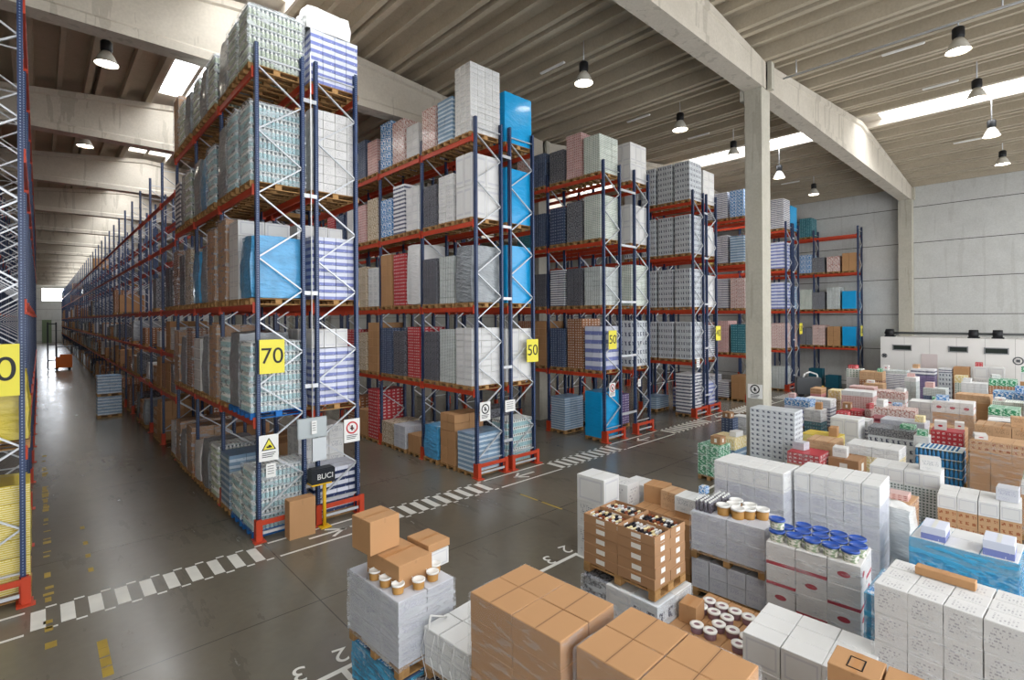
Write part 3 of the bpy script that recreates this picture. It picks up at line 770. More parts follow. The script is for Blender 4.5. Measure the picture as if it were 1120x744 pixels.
fill(R2, {4: [('filmc', 1.6)], 3: [('filmc', 1.75), ('navy:3,2,.3', 1.5)], 2: [('filmc', 1.85), ('whitep:3,2,.3', 1.8)], 1: [('whitep:2,2,.8', 1.7), ('navy:3,2,.3', 1.5)], 0: [('bt', 1.35), ('dark:3,2,.3', 1.6)]}, 'cyan-load rack', 'right')
fill(R3, {4: [('gwhite:3,2,.25', 1.45), ('pink:3,2,.3', 1.75), ('dark:3,2,.3', 1.3), ('navy:3,2,.2', 1.4), ('pinkw:3,2,.3', 1.4)],
 3: [('gwhite:3,2,.25', 1.7), ('grey:2,2,.45', 1.6), ('navy:2,2,.5', 1.5), ('navy:3,2,.2', 1.4), ('teal:3,2,.2', .9)],
 2: [('dots:3,2,.2', 1.5), ('dark:3,2,.2', 1.5), ('stripe:3,2,.2', 1.5), ('dark:3,2,.2', 1.4), ('navy:3,2,.2', 1.4)],
 1: [('blueband:3,2,.35', 1.7), ('brownd:2,2,.4', 2.0), ('navy:2,2,.3', 1.6), ('brown:3,2,.3', 1.9), ('brownd:3,2,.3', 1.9)],
 0: [('filmc', 1.75), None, ('blueg:3,2,.2', 1.35), None, None]}, 'column rack', 'left')
fill(R3, {4: [('whitep:3,2,.8', 1.6)], 3: [('whitep:2,2,.8', 1.6), ('navy:3,2,.3', 1.5)], 2: [('gwhite:3,2,.25', 1.7)], 1: [('mark:3,2,.4', 1.9), ('purple:3,2,.3', 1.7)], 0: [None, ('purple:3,2,.3', 1.3), ('blueg:3,2,.2', .9)]}, 'column rack', 'right')
mk = ('mark:4,3,.28', 1.85)
fill(R4, {4: [mk, mk, mk, ('whitep:3,2,.3', 1.6)], 3: [mk, mk, mk, mk], 2: [mk, mk, mk, mk], 1: [('mark:4,3,.28', 1.8)]*4, 0: [('stripe:2,2,.3', 1.9), None, ('blueg:3,2,.2', .6)]}, 'grey-pack rack', 'left')
fill(R4, {4: [('whitep:2,2,.4', 1.65)], 3: [('filmw', 1.5)], 2: [('whitep:2,2,.4', 1.6)], 1: [('stripe:3,2,.2', 1.6)], 0: [('blueband:3,2,.2', 1.4), ('blueband:3,2,.2', 1.0)]}, 'grey-pack rack', 'right')
fill(R5, {4: [('bluew:3,2,.2', 1.5), ('stripe:3,2,.2', 1.5), ('stripe:3,2,.2', 1.5)], 3: [('blueg:3,2,.3', 1.5), ('stripe:3,2,.2', 1.6), ('yellow:3,2,.3', 1.4)], 2: [('pinkw:3,2,.2', 1.7), ('stripe:3,2,.2', 1.7), ('white:3,2,.2', 1.6)], 1: [('teal:3,2,.4', 1.6), ('pink:3,2,.2', 1.8), ('pink:3,2,.2', 1.7)], 0: [('brown:2,2,.4', 1.3), ('stripe:3,2,.2', .9), ('stripe:3,2,.2', 1.2)]}, 'left-of-column rack', 'left')
fill(R6, {4: [('stripe:3,2,.2', 1.9), ('white:3,2,.2', 1.5)], 3: [('blueband:3,2,.2', 1.7), ('stripe:3,2,.2', 1.5)], 2: [('blueband:3,2,.2', 1.7), ('white:3,2,.2', 1.5)], 1: [('pinkw:3,2,.2', 1.6), ('stripe:3,2,.2', 1.5)], 0: [('dots:3,2,.2', 1.4), ('stripe:3,2,.2', 1.0)]}, 'right-of-column rack', 'left')
fill(R6, {4: [('filmc', 1.6)], 3: [('navy:3,2,.2', 1.6)], 2: [('blueg:3,2,.2', 1.5)], 1: [('pinkw:3,2,.2', 1.6)]}, 'right-of-column rack', 'right')
fill([(40.2, 41.2)], {4: [None, None, None, ('teal:3,2,.25', 1.35), None], 3: [('brown:2,2,.6', 1.2), ('pinkw:2,2,.6', 1.05), ('grey:2,2,.6', 1.05), ('bluew:3,2,.3', 1.3), None, None], 2: [('filmc', 1.2), ('dots:3,2,.2', 1.5), ('grey:2,2,.6', 1.2), ('gwhite:3,2,.3', 1.4), ('pink:3,2,.3', 1.3)], 1: [('filmc', 1.3), ('brown:2,2,.3', 1.3), ('pinkw:3,2,.25', 1.4), ('grey:3,2,.3', 1.2), ('pink:3,2,.2', 1.4)]}, 'wall rack', 'left', bay=2.65, y0=9.25, x=40.7)
fill([(-1.29, -.19)], {0: [('yellow:3,2,.3', 1.85), ('filmy', 1.7)], 1: [('filmy', 1.2), ('filmy', 1.1)]}, 'left-edge rack', 'left', y0=YF+.15, x=-.74)

# ================================================================ STAGING AREA LOADS
def cart_mesh(sx, sy, sz, m, kind='closed'):
    key = ('c', round(sx, 3), round(sy, 3), round(sz, 3), m if isinstance(m, str) else m.name, kind)
    if key in CM: return CM[key]
    mm = K[m] if isinstance(m, str) else m; a = MB(); e = .004
    X, Y, Z = sx/2-e, sy/2-e, sz-.004
    if kind == 'closed':
        b = .006
        n = len(a.v); ring = [(X, Y, 0), (X, Y, Z-b), (X-b, Y-b, Z)]
        for (x, y, z) in ring: a.v += [(-x, -y, z), (x, -y, z), (x, y, z), (-x, y, z)]
        uv = [(0, 0), (1, 0), (1, 1), (0, 1)]
        for r_ in range(2):
            for i in range(4):
                a.f.append((n+r_*4+i, n+r_*4+(i+1) % 4, n+r_*4+4+(i+1) % 4, n+r_*4+4+i)); a.mi.append(0); a.sm.append(0)
                a.uv += uv if r_ == 0 else [(0, .98), (1, .98), (1, 1), (0, 1)]
        a.f.append((n+8, n+9, n+10, n+11)); a.uv += uv; a.mi.append(0); a.sm.append(0)
        a.f.append((n+3, n+2, n+1, n)); a.uv += uv; a.mi.append(0); a.sm.append(0)
        me = a.mesh('carton', mm)
    else:                       # open tray with contents
        t = .008
        a.box(-X, -Y, 0, X, Y, .01); a.box(-X, -Y, .01, X, -Y+t, Z); a.box(-X, Y-t, .01, X, Y, Z); a.box(-X, -Y+t, .01, -X+t, Y-t, Z); a.box(X-t, -Y+t, .01, X, Y-t, Z)
        a.box(-X+t, -Y+t, .01, X-t, Y-t, Z*.45)
        me = a.mesh('carton', mm)
    CM[key] = me; return me

def stack(label, N_, rz, sx, sy, z0, grid, mats, name='carton_pallet_load', cat='carton load', wrap=None, pal=True, topmat=None, parts=True, open_top=False, group=None, wz=None, palm=None, jit=.004):
    """N_: world (x,y) of the corner nearest the camera (-X,-Y); sx along X, sy along Y;
       grid=(nx,ny,[layer heights]); mats = name or list per layer"""
    r = random.Random(int(N_[0]*100))
    ca, sa = math.cos(rz), math.sin(rz); cx = N_[0]+sx/2*ca-sy/2*sa; cy = N_[1]+sx/2*sa+sy/2*ca
    t = thing(name, label, cat, (cx, cy, z0), rz, group)
    z = 0
    if pal:
        key = ('pal', round(sx, 2), round(sy, 2), bool(palm))
        if key not in CM: CM[key] = pallet_mesh(sy, sx, palm)
        put('pallet', CM[key], t); z = PH
    nx, ny, hs = grid; zb = z
    for L, h in enumerate(hs):
        m = mats[L % len(mats)] if isinstance(mats, list) else mats
        last = L == len(hs)-1
        if last and topmat: m = topmat
        for i in range(nx):
            for j in range(ny):
                if 0 < i < nx-1 and 0 < j < ny-1 and not last: continue
                mm = m[(i+j+L) % len(m)] if isinstance(m, tuple) else m
                x = -sx/2+(i+.5)*sx/nx+r.uniform(-jit, jit); y = -sy/2+(j+.5)*sy/ny+r.uniform(-jit, jit)
                op = open_top and last
                o = put('carton', cart_mesh(sx/nx, sy/ny, h, mm, 'open' if op else 'closed'), t, (x, y, z), r.uniform(-.006, .006))
                if op:
                    a = MB(); q = random.Random(L*31+i*7+j)
                    for u in range(4):
                        for v in range(9):
                            px = -sx/nx/2+.035+(u+.5)*(sx/nx-.07)/4; py = -sy/ny/2+.03+(v+.5)*(sy/ny-.06)/9
                            a.box(px-.035, py-.018, h*.5, px+.03, py+.010, h-.03+q.uniform(-.012, .004), q.choice([0, 0, 1, 1, 3, 4]), rz=q.uniform(-.06, .06))
                    put('sachet', (a, [K['whitep'], plain('sachet_black', '#20202a', .4), K['orange'], plain('sachet_brown', '#8a4a2c', .4), K['ylight']]), o)['kind'] = 'stuff'
        z += h
    if wrap:
        o = put('stretch_wrap', (MB().shell(sx+.035, sy+.035, (z-zb)+.015 if wz is None else wz, zb-.03 if wz is None else z-wz, .012, int(N_[1]*10), 12), wrap), t)
    t['top'] = z0+z
    del t['top']
    return t, z0+z, (cx, cy)

def q2(L, near, right=.0): pass
# A: brown cartons, front centre
stack('big brown carton stack at the bottom centre, left of its twin', (3.32, 2.98), .05, .84, 1.2, 0, (2, 2, [.26]*7), 'brown', wrap=WRAP)
stack('big brown carton stack at the bottom, right of its twin', (3.42, 1.66), .03, .86, 1.2, 0, (2, 2, [.26]*7), 'brown', wrap=WRAP)
# C: trays on an old wrapped load
stack('low grey film wrapped load under the brown tray stack', (5.9, 3.6), .0, .9, 1.25, 0, (2, 3, [.42, .44]), ('grey', 'mark', 'whitep'), name='wrapped_pallet_load', cat='wrapped load', wrap=WRAPH)
stack('brown tray stack with open trays of sachets on top', (5.94, 3.66), .0, .8, 1.2, 1.03, (2, 2, [.145]*4+[.13]), 'brownl', open_top=True, wrap=None)
# M: left stack
stack('blue bottle load beneath the tall grey-white stack at left', (3.04, 5.14), .05, .74, 1.15, 0, (3, 4, [.25, .25]), ('bluew', 'navy'), name='bottle_pallet_load', cat='bottle load', wrap=WRAPB)
_, zM, cM = stack('tall grey-white film wrapped cartons with tubs on top at left', (2.98, 5.14), .05, .8, 1.15, .66, (2, 3, [.25, .25, .26]), 'lilac', wrap=WRAPH)
# N
stack('dark grey film wrapped block with loose torn film beside the big brown stack', (3.22, 4.3), .06, .8, .8, .0, (2, 2, [.24, .24]), 'dark', wrap=WRAPH)
tN, zN, _c = stack('white cartons under torn film, stacked on the dark grey block', (3.34, 4.3), .08, .74, .78, .625, (2, 3, [.22, .22]), 'whitep', wrap=WRAP)
a = MB()
for q in range(5):
    x0 = -.38; y0 = .35-q*.17; a.tube([(x0, y0, .55), (x0-.03, y0+.05, .3), (x0-.02, y0-.04, .05), (x0-.05, y0+.02, -.2)], .004, 5)
a.tube([(-.38, .3, .55), (-.30, .36, .68), (-.1, .3, .6)], .012, 5); a.tube([(-.38, -.36, .56), (.0, -.38, .58), (.36, -.37, .56)], .008, 5)
put('torn_film', (a, FILMW), tN)
# F
stack('lower white carton pallet under the one with white-lidded tubs', (8.32, 3.17), .05, .8, 1.2, 0, (2, 4, [.25, .25]), 'lilac')
_, zF, cF = stack('upper white carton pallet carrying white-lidded tubs', (8.3, 3.17), .05, .8, 1.2, .65, (2, 4, [.34, .32]), 'lilac', wrap=WRAP)
# G
_, zG, cG = stack('white cartons with red labels carrying blue-lidded tubs', (8.13, 1.86), .06, .8, 1.2, 0, (2, 3, [.3, .32, .3, .33]), [('golden', 'redlab'), ('redlab', 'redbox'), ('redlab', 'redbox'), ('redbox', 'redlab', 'redlab')], wrap=WRAP)
# H
stack('white-topped grey carton stack left of its taller twin behind tubs', (9.83, 3.42), -.02, .8, 1.3, 0, (2, 5, [.36]*5), 'lilac', topmat='whitep', wrap=WRAP)
stack('white-topped grey carton stack directly behind the blue-lidded tubs', (10.25, 2.07), .03, .84, 1.3, 0, (2, 5, [.36]*5), 'lilac', topmat='whitep', wrap=WRAP)
# I
stack('tall stack of grey printed trays in front of the column foot', (15.9, 5.22), .03, .75, 1.25, 0, (3, 4, [.144]*13), 'mark', wrap=None)
# J
stack('long white printed cartons stack at the lower right corner', (6.42, .22), -.06, .8, 1.15, 0, (3, 4, [.305]*6), 'whitet', wrap=WRAP)
# K, L
stack('low row of light grey cartons in front of the red-label stack', (5.93, 1.3), .04, .85, 1.2, 0, (3, 3, [.35]*3), 'whitet', topmat='whitep')
_, zL, _c = stack('brown and white cartons cut by the bottom picture edge', (5.02, .35), .04, .52, 1.08, 0, (2, 3, [.36]*4), ('brown', 'whitep'), topmat=('brown', 'whitep'))
# m17
stack('white cartons on blue shrink-wrapped bottles at right', (9.95, .42), -.04, .9, 1.2, 0, (2, 3, [.24]*5), 'bluew', topmat='whitep', name='bottle_pallet_load', cat='bottle load', wrap=WRAPB)
stack('cyan film wrapped block left of the long white printed cartons', (7.42, .55), -.02, .85, 1.1, 0, (2, 2, [.42]*3), 'bluew', name='wrapped_pallet_load', cat='wrapped load', wrap=WRAPB)
# the rest of the field:  label, corner, sx, sy, height, kind
FIELD = [
 ('brown open carton stack right of the crumpled white film', 12.2, 2.0, .8, 1.0, (2, 3, .25, 1.0), 'brown', 'orange'),
 ('yellow jar packs left of the grey roll packs', 17.9, 4.7, .8, 1.0, (2, 3, .3, .9), 'ylight', 'yellow'),
 ('white printed boxes in front of the red-striped packs', 20.9, 3.0, .8, 1.2, (2, 3, .3, 1.15), 'white', 'lilac'),
 ('grey and white packs behind the dark red crates', 24.3, 6.6, .8, 1.0, (2, 3, .25, 1.1), 'stripe', 'whitep'),
 ('white and green cartons below the green bags', 23.2, .7, .8, 1.0, (2, 3, .3, 1.15), 'gwhite', 'whitep'),
 ('brown cartons between the purple and the tan topped', 30.0, 5.9, .8, .8, (2, 2, .4, 1.3), 'brown', 'tan'),
 ('pink cartons in front of the grey ribbed stack', 28.3, 5.9, .8, 1.0, (2, 3, .3, 1.3), 'pinkw', 'pink'),
 ('grey cartons with plain white top behind the tall white pair', 13.95, 1.75, .8, 1.25, (2, 4, .3, 1.25), 'dots', 'whitep'),
 ('brown cartons under a white sheet at the right', 13.16, .5, .85, 1.2, (2, 4, .28, 1.1), 'orange', 'whitep'),
 ('green wrapped packs beside the floor lane', 14.28, 6.7, .7, .65, (2, 2, .3, .9), 'green', 'green'),
 ('cream wrapped packs next to the green ones', 15.1, 6.6, .8, .75, (2, 3, .35, 1.0), 'blueg', 'ylight'),
 ('small dark blue box stack near the lane line', 19.29, 8.5, .45, .45, (1, 1, .38, .75), 'navy', 'navy'),
 ('small white box stack near the lane line', 20.02, 8.3, .5, .5, (1, 1, .38, .75), 'white', 'whitep'),
 ('blue topped bottle packs at the column foot', 23.57, 7.15, .9, 1.0, (2, 3, .28, 1.1), 'blueband', 'bluew'),
 ('red gridded crates right of the blue topped packs', 26.25, 7.5, .8, .45, (2, 2, .25, 1.3), 'redst', 'orange'),
 ('cream sack stack right of the red crates', 26.9, 6.9, .8, .5, (1, 1, .4, 1.2), 'beige', 'ylight'),
 ('pink and white layered packs in the middle distance', 25.68, 5.4, .85, 1.15, (2, 3, .2, 1.4), 'pink', 'whitep'),
 ('low red-striped white packs', 22.43, 3.48, .85, 1.2, (2, 3, .26, 1.3), 'redst', 'pinkw'),
 ('small teal and white box stack behind the grey trays', 22.33, 6.4, .7, .6, (1, 2, .45, .95), 'teal', 'whitep'),
 ('dark red crate stack with white bottle tops', 22.89, 5.2, .8, .7, (2, 2, .25, 1.0), 'purple', 'red'),
 ('row of red and white bottles', 23.2, 4.95, .8, .2, (2, 1, .3, 1.05), 'red', 'pinkw'),
 ('white topped pallet of yellow jars', 16.47, 2.9, .85, 1.2, (2, 4, .28, 1.1), 'ylight', 'whitep'),
 ('pale blue box block on grey rolls', 19.5, 4.5, .8, .8, (1, 2, .5, 1.25), 'whitep', 'whitep'),
 ('grey roll packs in the middle of the field', 19.77, 3.1, .85, 1.2, (3, 4, .25, 1.05), 'mark', 'grey'),
 ('tall tan packs with white printed top cartons', 23.42, 2.05, .85, 1.1, (2, 3, .4, 1.6), 'tan', 'redbox'),
 ('small white box with purple mark above the water bottles', 18.7, 2.6, .5, .35, (1, 1, .3, 1.15), 'lilac', 'whitep'),
 ('red and brown crate stack above the water bottles', 19.7, 1.95, .7, .75, (1, 2, .42, 1.2), 'brownd', 'red'),
 ('brown cartons at the right picture edge', 17.8, .45, .9, 1.2, (2, 3, .3, 1.4), 'brown', 'orange'),
 ('dark brown cartons behind the ones at right edge', 19.5, .55, .85, 1.15, (2, 3, .35, 1.55), 'brownd', 'tan'),
 ('green bagged goods on white boxes at right', 24.87, 1.0, .85, .8, (2, 2, .3, 1.35), 'whitep', 'green'),
 ('red open crate right of the tall grey trays', 15.06, 4.35, .8, .8, (1, 2, .3, .95), 'brown', 'red'),
 ('brown box with white label behind the white-topped stack', 15.6, 3.6, .8, .7, (1, 1, .4, .85), 'brownl', 'brownl'),
 ('tan trays stack behind the red crate', 16.5, 4.35, .8, .75, (2, 2, .2, 1.05), 'orange', 'tan'),
 ('tan topped brown carton pallet near the back', 31.45, 6.2, .85, 1.0, (2, 3, .45, 1.75), 'brownd', 'tan'),
 ('pale green box behind the tan topped pallet', 32.3, 7.3, .8, .7, (1, 1, .5, 1.75), 'whitep', 'gwhite'),
 ('tall grey ribbed stack near the white cabin', 32.88, 5.45, .9, 1.1, (3, 4, .16, 1.75), 'stripe', 'dots'),
 ('narrow grey ribbed stack with white side', 30.82, 4.75, .8, .45, (2, 2, .2, 1.65), 'dots', 'whitep'),
 ('purple and blue mixed packs in the back rows', 34.8, 4.6, .85, 1.0, (2, 3, .35, 1.75), 'purple', 'stripe'),
 ('blue and black packs in the back rows', 29.5, 3.5, .8, .8, (2, 3, .35, 1.35), 'navy', 'dots'),
 ('black and white packs by the cabin', 36.6, 4.1, .8, .55, (2, 2, .25, 1.7), 'mark', 'stripe'),
 ('brown crate with dark frame by the cabin', 36.8, 3.4, .8, .65, (1, 1, .8, 1.8), 'brownd', 'brown'),
 ('grey blocks by the cabin with brown disc', 37.1, 2.05, .8, 1.2, (1, 2, .6, 1.85), 'whitet', 'whitep'),
 ('cream and green packs in the back rows', 35.0, 3.3, .6, .5, (1, 1, .35, 1.5), 'gwhite', 'ylight'),
 ('white roll packs in the back rows', 33.05, 2.4, .85, .95, (3, 4, .3, 1.35), 'whitep', 'whitep'),
 ('green and brown crates in the back rows', 33.7, 1.4, .85, 1.0, (2, 3, .3, 1.55), 'brownd', 'green'),
 ('brown cartons with white top at the back right', 35.5, .4, .85, 1.0, (1, 2, .5, 1.8), 'brown', 'whitep'),
 ('blue bagged packs in the back rows', 31.21, 1.05, .85, 1.05, (2, 3, .3, 1.25), 'blueband', 'bluew'),
 ('blue packs at the right picture edge', 30.2, -.1, .85, 1.05, (2, 3, .3, 1.3), 'bluew', 'blueg'),
 ('orange and white cartons at the right edge', 27.2, -.2, .85, 1.05, (2, 3, .3, 1.35), 'orange', 'whitep'),
 ('tan trays under the tall tan packs', 21.6, 2.1, .85, 1.1, (2, 3, .25, .95), 'orange', 'tan'),
 ('pink bags in the middle distance', 24.4, 4.2, .85, 1.1, (2, 3, .25, 1.1), 'pink', 'pinkw'),
 ('white packs low behind the grey rolls', 21.2, 4.6, .85, 1.1, (2, 3, .25, .95), 'stripe', 'whitep'),
 ('white and red printed boxes near the pink packs', 27.4, 4.6, .85, 1.1, (2, 3, .3, 1.3), 'redbox', 'pinkw'),
 ('white low boxes between the red stripes and tan packs', 25.8, 3.2, .85, 1.0, (2, 3, .3, 1.2), 'white', 'whitep'),
 ('plain brown cartons deep in the field', 28.6, 2.0, .85, 1.1, (2, 3, .35, 1.3), 'brown', 'tan'),
 ('white plastic wrapped packs at the far right', 28.0, 1.0, .85, .9, (2, 3, .3, 1.2), 'whitep', 'gwhite'),
 ('beige cartons right of the green bags', 22.3, -.05, .85, 1.1, (2, 3, .35, 1.35), 'tan', 'beige'),
 ('brown wrapped cartons low at the right edge', 15.3, -.6, .9, 1.2, (2, 3, .3, 1.1), 'brown', 'whitet'),
]
for i, (lb, x, y, sx, sy, (nx, ny, lh, H), km, kt) in enumerate(FIELD):
    n = max(1, round((H-.0)/lh)); nm, ct = catname(km+':1,1,1')
    stack(lb, (x, y), ((i*37) % 9-4)*.01, sx, sy, 0, (nx, ny, [H/n]*n), km, topmat=kt, name=nm, cat=ct, wrap=WRAP if (i % 3 == 0 and x < 26) else None)

tr = random.Random(77)
for i, (lb, x, y, sx, sy, (nx, ny, lh, H), km, kt) in enumerate(FIELD):
    if tr.random() < .25: continue
    m = tr.choice(['whitep', 'white', 'brown', 'tan', 'red', 'pink', 'ylight', 'bluew', 'green', 'brownl', 'lilac', 'redbox'])
    side = tr.choice([0, 1]); bx, by, bh = tr.uniform(.3, .45), tr.uniform(.22, .4), tr.uniform(.1, .28)
    by = min(by, sy-.08); bx = min(bx, sx-.08)
    px = x+sx/2+tr.uniform(-.08, .08); py = y+(sy-by/2-.05 if side else by/2+.05)
    LAB = ADJ[m].split(' ')[:-1] if len(ADJ[m].split(' ')) > 1 else [ADJ[m]]
    lab = '%s box on the %s' % (' '.join(LAB), lb)
    t = thing('loose_box', lab, 'box', (px, py, H+PH+.001), tr.uniform(-.2, .2)); put('box_body', cart_mesh(bx, by, bh, m), t)

def bload(kind, label, x, y, sx, sy, h, rz=0):
    t = thing('bottle_pallet_load', label, 'bottle load', (x+sx/2, y+sy/2, 0), rz)
    put('pallet', pallet_mesh(sy, sx), t); put('cargo', cargo_mesh(kind, h, sy-.02, sx-.02, 5), t, (0, 0, PH))
bload('bb', 'blue water bottle packs under the red and brown crates at right', 18.12, 1.8, .85, 1.05, .95)
# white crumpled film heap
t = put('film_heap', (MB().shell(.5, .8, 1.35, 0, .06, 5, 14, .25), FILMW), None, (11.5, 2.2, 0)); tag(t, 'crumpled white film wrapped goods behind the blue bottles', 'wrapped load')

# ---- loose boxes
def loose(label, x, y, z, sx, sy, sz, m, rz=0, name='cardboard_box', cat='box', handle=False):
    t = thing(name, label, cat, (x, y, z), rz)
    put('box_body', cart_mesh(sx, sy, sz, m), t)
    a = MB(); tm = plain('brown_tape', '#b07f50', .35, var=.1) if m.startswith(('br', 'ta')) else plain('clear_tape', '#cfcfca', .35, var=.05)
    a.box(-sx/2+.01, -.025, sz-.0035, sx/2-.01, .025, sz-.0025); put('packing_tape', (a, tm), t)
    if handle:
        b = MB()
        for x0, y0, x1, y1 in ((-.11, -.06, -.10, .06), (-.11, .05, .07, .06), (-.11, -.06, .07, -.05), (.06, -.06, .07, .06)): b.box(x0, y0, sz-.0025, x1, y1, sz+.001)
        put('handle_cut', (b, BLACK), t)
    return t
# on M
loose('brown box topmost on the tall grey-white stack at left', 3.17, 6.03, zM+.30, .44, .42, .42, 'brown', .1)
loose('long brown taped box under the topmost one at left', 3.33, 5.72, zM, .50, .70, .29, 'brown', .08)
loose('shallow brown lid box beside the two brown boxes at left', 3.78, 5.74, zM+.23, .36, .46, .10, 'brown', .08)
loose('pale carton under the shallow brown lid box at left', 3.78, 5.74, zM, .34, .44, .22, 'whitep', .08)
loose('white box under the topmost brown box at left', 3.16, 6.17, zM, .32, .16, .32, 'whitep', .08) if False else None
# by the rack end
loose('upright brown box leaning at the end of rack 70', 4.22, 11.5, 0, .57, .30, .84, 'brown', 0)
# D group
loose('lower white box of the tall column behind the brown trays', 8.22, 6.35, .0, .52, .66, .62, 'white', .02)
loose('middle white box of the tall column behind the brown trays', 8.22, 6.35, .621, .52, .66, .5, 'white', .0)
loose('top white box of the tall column behind the brown trays', 8.22, 6.35, 1.122, .52, .66, .52, 'whitep', .03)
loose('white box right of the tall white box column', 8.82, 6.2, .0, .5, .6, .8, 'white', .0)
loose('upper white box right of the tall white box column', 8.82, 6.2, .801, .46, .56, .62, 'whitet', .05)
loose('third white box in the row behind the brown trays', 9.4, 6.1, .0, .5, .6, 1.3, 'whitep', .0)
stack('low brown carton pallet behind the open trays', (8.55, 4.55), .02, .85, 1.25, 0, (2, 3, [.3, .3, .3]), 'brown')
loose('brown box left in the pair behind the open trays', 9.25, 5.62, 1.043, .42, .42, .35, 'brown', .1)
loose('brown box right in the pair behind the open trays', 9.12, 5.18, 1.043, .40, .36, .36, 'tan', -.05)
loose('brown box with white printed lid behind the open trays', 8.95, 4.75, 1.043, .42, .40, .12, 'brown', .02)
loose('white printed box resting on a brown one', 8.95, 4.75, 1.164, .44, .42, .28, 'white', .02)
loose('light blue small box beside the white printed box', 9.22, 4.62, 1.45, .16, .14, .14, 'bluew', .02)
# K/L details
loose('brown box with handle cut at the bottom right', 5.2, 1.22, zL, .34, .38, .2, 'brown', .04, handle=True)
loose('brown box right of the handle-cut box', 5.2, .84, zL, .34, .36, .2, 'brown', .04)
loose('white box at the bottom picture edge', 5.2, .48, zL, .34, .34, .18, 'whitep', .04)
# boxes on m17
loose('white box with blue logo at left on blue bottles', 10.25, 1.35, 1.343, .45, .3, .2, 'blueband', .0)
loose('white box with blue logo at right on blue bottles', 10.2, .62, 1.343, .45, .34, .22, 'blueband', .0)
a = MB(); a.box(-.25, -.55, 0, .5, .55, .015); t = put('cardboard_sheet', (a, K['whitep']), None, (10.35, 1.0, 1.3432)); bpy.data.objects.remove(t)
loose('brown flat box on the long white printed cartons', 7.05, .85, 1.975, .12, .5, .09, 'brown', -.05)

# ---- tubs
LIDB = plain('lid_blue', '#2450a8', .35, var=.08, coat=.4); LIDW = plain('lid_white', '#ecebe6', .4, var=.05, coat=.3); TUBB = plain('tub_caramel', '#b98a4a', .5, var=.3); TUBK = K['floral']; TIN = plain('tin_maroon', '#8a6a72', .4, var=.2)
def tub(x, y, z, r, h, body, lid, label, group, ring=False):
    t = thing('round_tub', label, 'tub', (x, y, z), 0, group)
    key = ('tub', r, h, body.name, lid.name, ring)
    if key not in CM:
        b = MB().lathe(0, 0, [(r*.86, 0), (r*.97, h*.85)], 18)
        l = MB()
        if ring: l.lathe(0, 0, [(r*.99, h*.80), (r*1.02, h*.84), (r*1.02, h), (r*.52, h+.004), (r*.48, h-.01), (.001, h-.01)], 18, [0, 0, 0, 0, 1])
        else: l.lathe(0, 0, [(r*1.0, h*.80), (r*1.06, h*.82), (r*1.06, h*.98), (r*1.0, h), (r*.92, h), (r*.88, h-.008), (.001, h-.008)], 18)
        w = MB(); w.tube([(r*1.05*math.cos(q), r*1.05*math.sin(q), h*.86-.05*math.sin((q+.4)*1.4)) for q in [i*.25 for i in range(12)]], .003, 4)
        CM[key] = (b.mesh('tub_body', body), l.mesh('lid', [lid, TIN] if ring else lid), w.mesh('handle', LIDW))
    b, l, w = CM[key]; put('tub_body', b, t); put('lid', l, t)
    if not ring: put('handle', w, t)
# on G: two rows of blue-lidded tubs and one on top
ca, sa = math.cos(.06), math.sin(.06)
def onpal(c, rz, u, v): return c[0]+u*math.cos(rz)-v*math.sin(rz), c[1]+u*math.sin(rz)+v*math.cos(rz)
for rw, u in enumerate((-.27, -.02, .23)):
    for i in range(5):
        v = .48-i*.235-(.05 if rw == 1 else 0)
        if rw == 2 and i == 0: continue
        x, y = onpal(cG, .06, u, v)
        tub(x, y, zG, .108, .16, K['floral'], LIDB, 'blue-lidded floral tub, %s from left in the %s row' % (ORD[i], ('front', 'middle', 'back')[rw]), 'blue-lidded tubs on the red-label cartons')
x, y = onpal(cG, .06, -.2, .50); tub(x, y, zG+.161, .108, .15, K['floral'], LIDB, 'blue-lidded floral tub stacked on the leftmost ones', 'blue-lidded tubs on the red-label cartons')
# on F: white lids
for i, (u, v) in enumerate(((-.2, .12), (-.02, .02), (-.2, -.12), (.18, .05), (-.08, -.25), (.12, -.2), (.05, -.42))):
    x, y = onpal(cF, .05, u, v); tub(x, y, zF, .108, .17, TUBB, LIDW, 'white-lidded caramel tub, %s nearest the dark bottle pack' % ORD[i], 'white-lidded tubs on white cartons')
# dark bottle packs on F
def bpack(x, y, z, nx, ny, label, rz=0):
    t = thing('bottle_pack', label, 'bottle pack', (x, y, z), rz)
    a = MB(); c = MB()
    for i in range(nx):
        for j in range(ny):
            px, py = (i-(nx-1)/2)*.075, (j-(ny-1)/2)*.075
            a.lathe(px, py, [(.034, 0), (.035, .12), (.015, .17)], 8); c.lathe(px, py, [(.017, .165), (.017, .19)], 8)
    put('bottles', (a, plain('dark_bottle', '#4a4452', .25, var=.4, coat=.5)), t)['kind'] = 'stuff'
    put('caps', (c, CAPW), t)['kind'] = 'stuff'
    put('shrink_film', (MB().shell(nx*.075+.01, ny*.075+.01, .19, 0, .006, 2, 6), WRAP), t)
x, y = onpal(cF, .05, -.15, .42); bpack(x, y, zF, 5, 4, 'dark small bottle pack at the left on the white-lidded tub pallet', .05)
x, y = onpal(cF, .05, .22, .32); bpack(x, y, zF, 4, 3, 'dark small bottle pack behind the white-lidded tubs', .05)
# on M
for i, (u, v) in enumerate(((-.3, .1), (-.3, -.14), (-.28, -.38), (-.05, -.47), (.18, -.44), (.32, -.3))):
    x, y = onpal(cM, .05, u, v); tub(x, y, zM, .075, .11, TUBB, LIDW, 'small gold and white tub, %s going round below the brown boxes' % ORD[i], 'small tubs on the left stack')
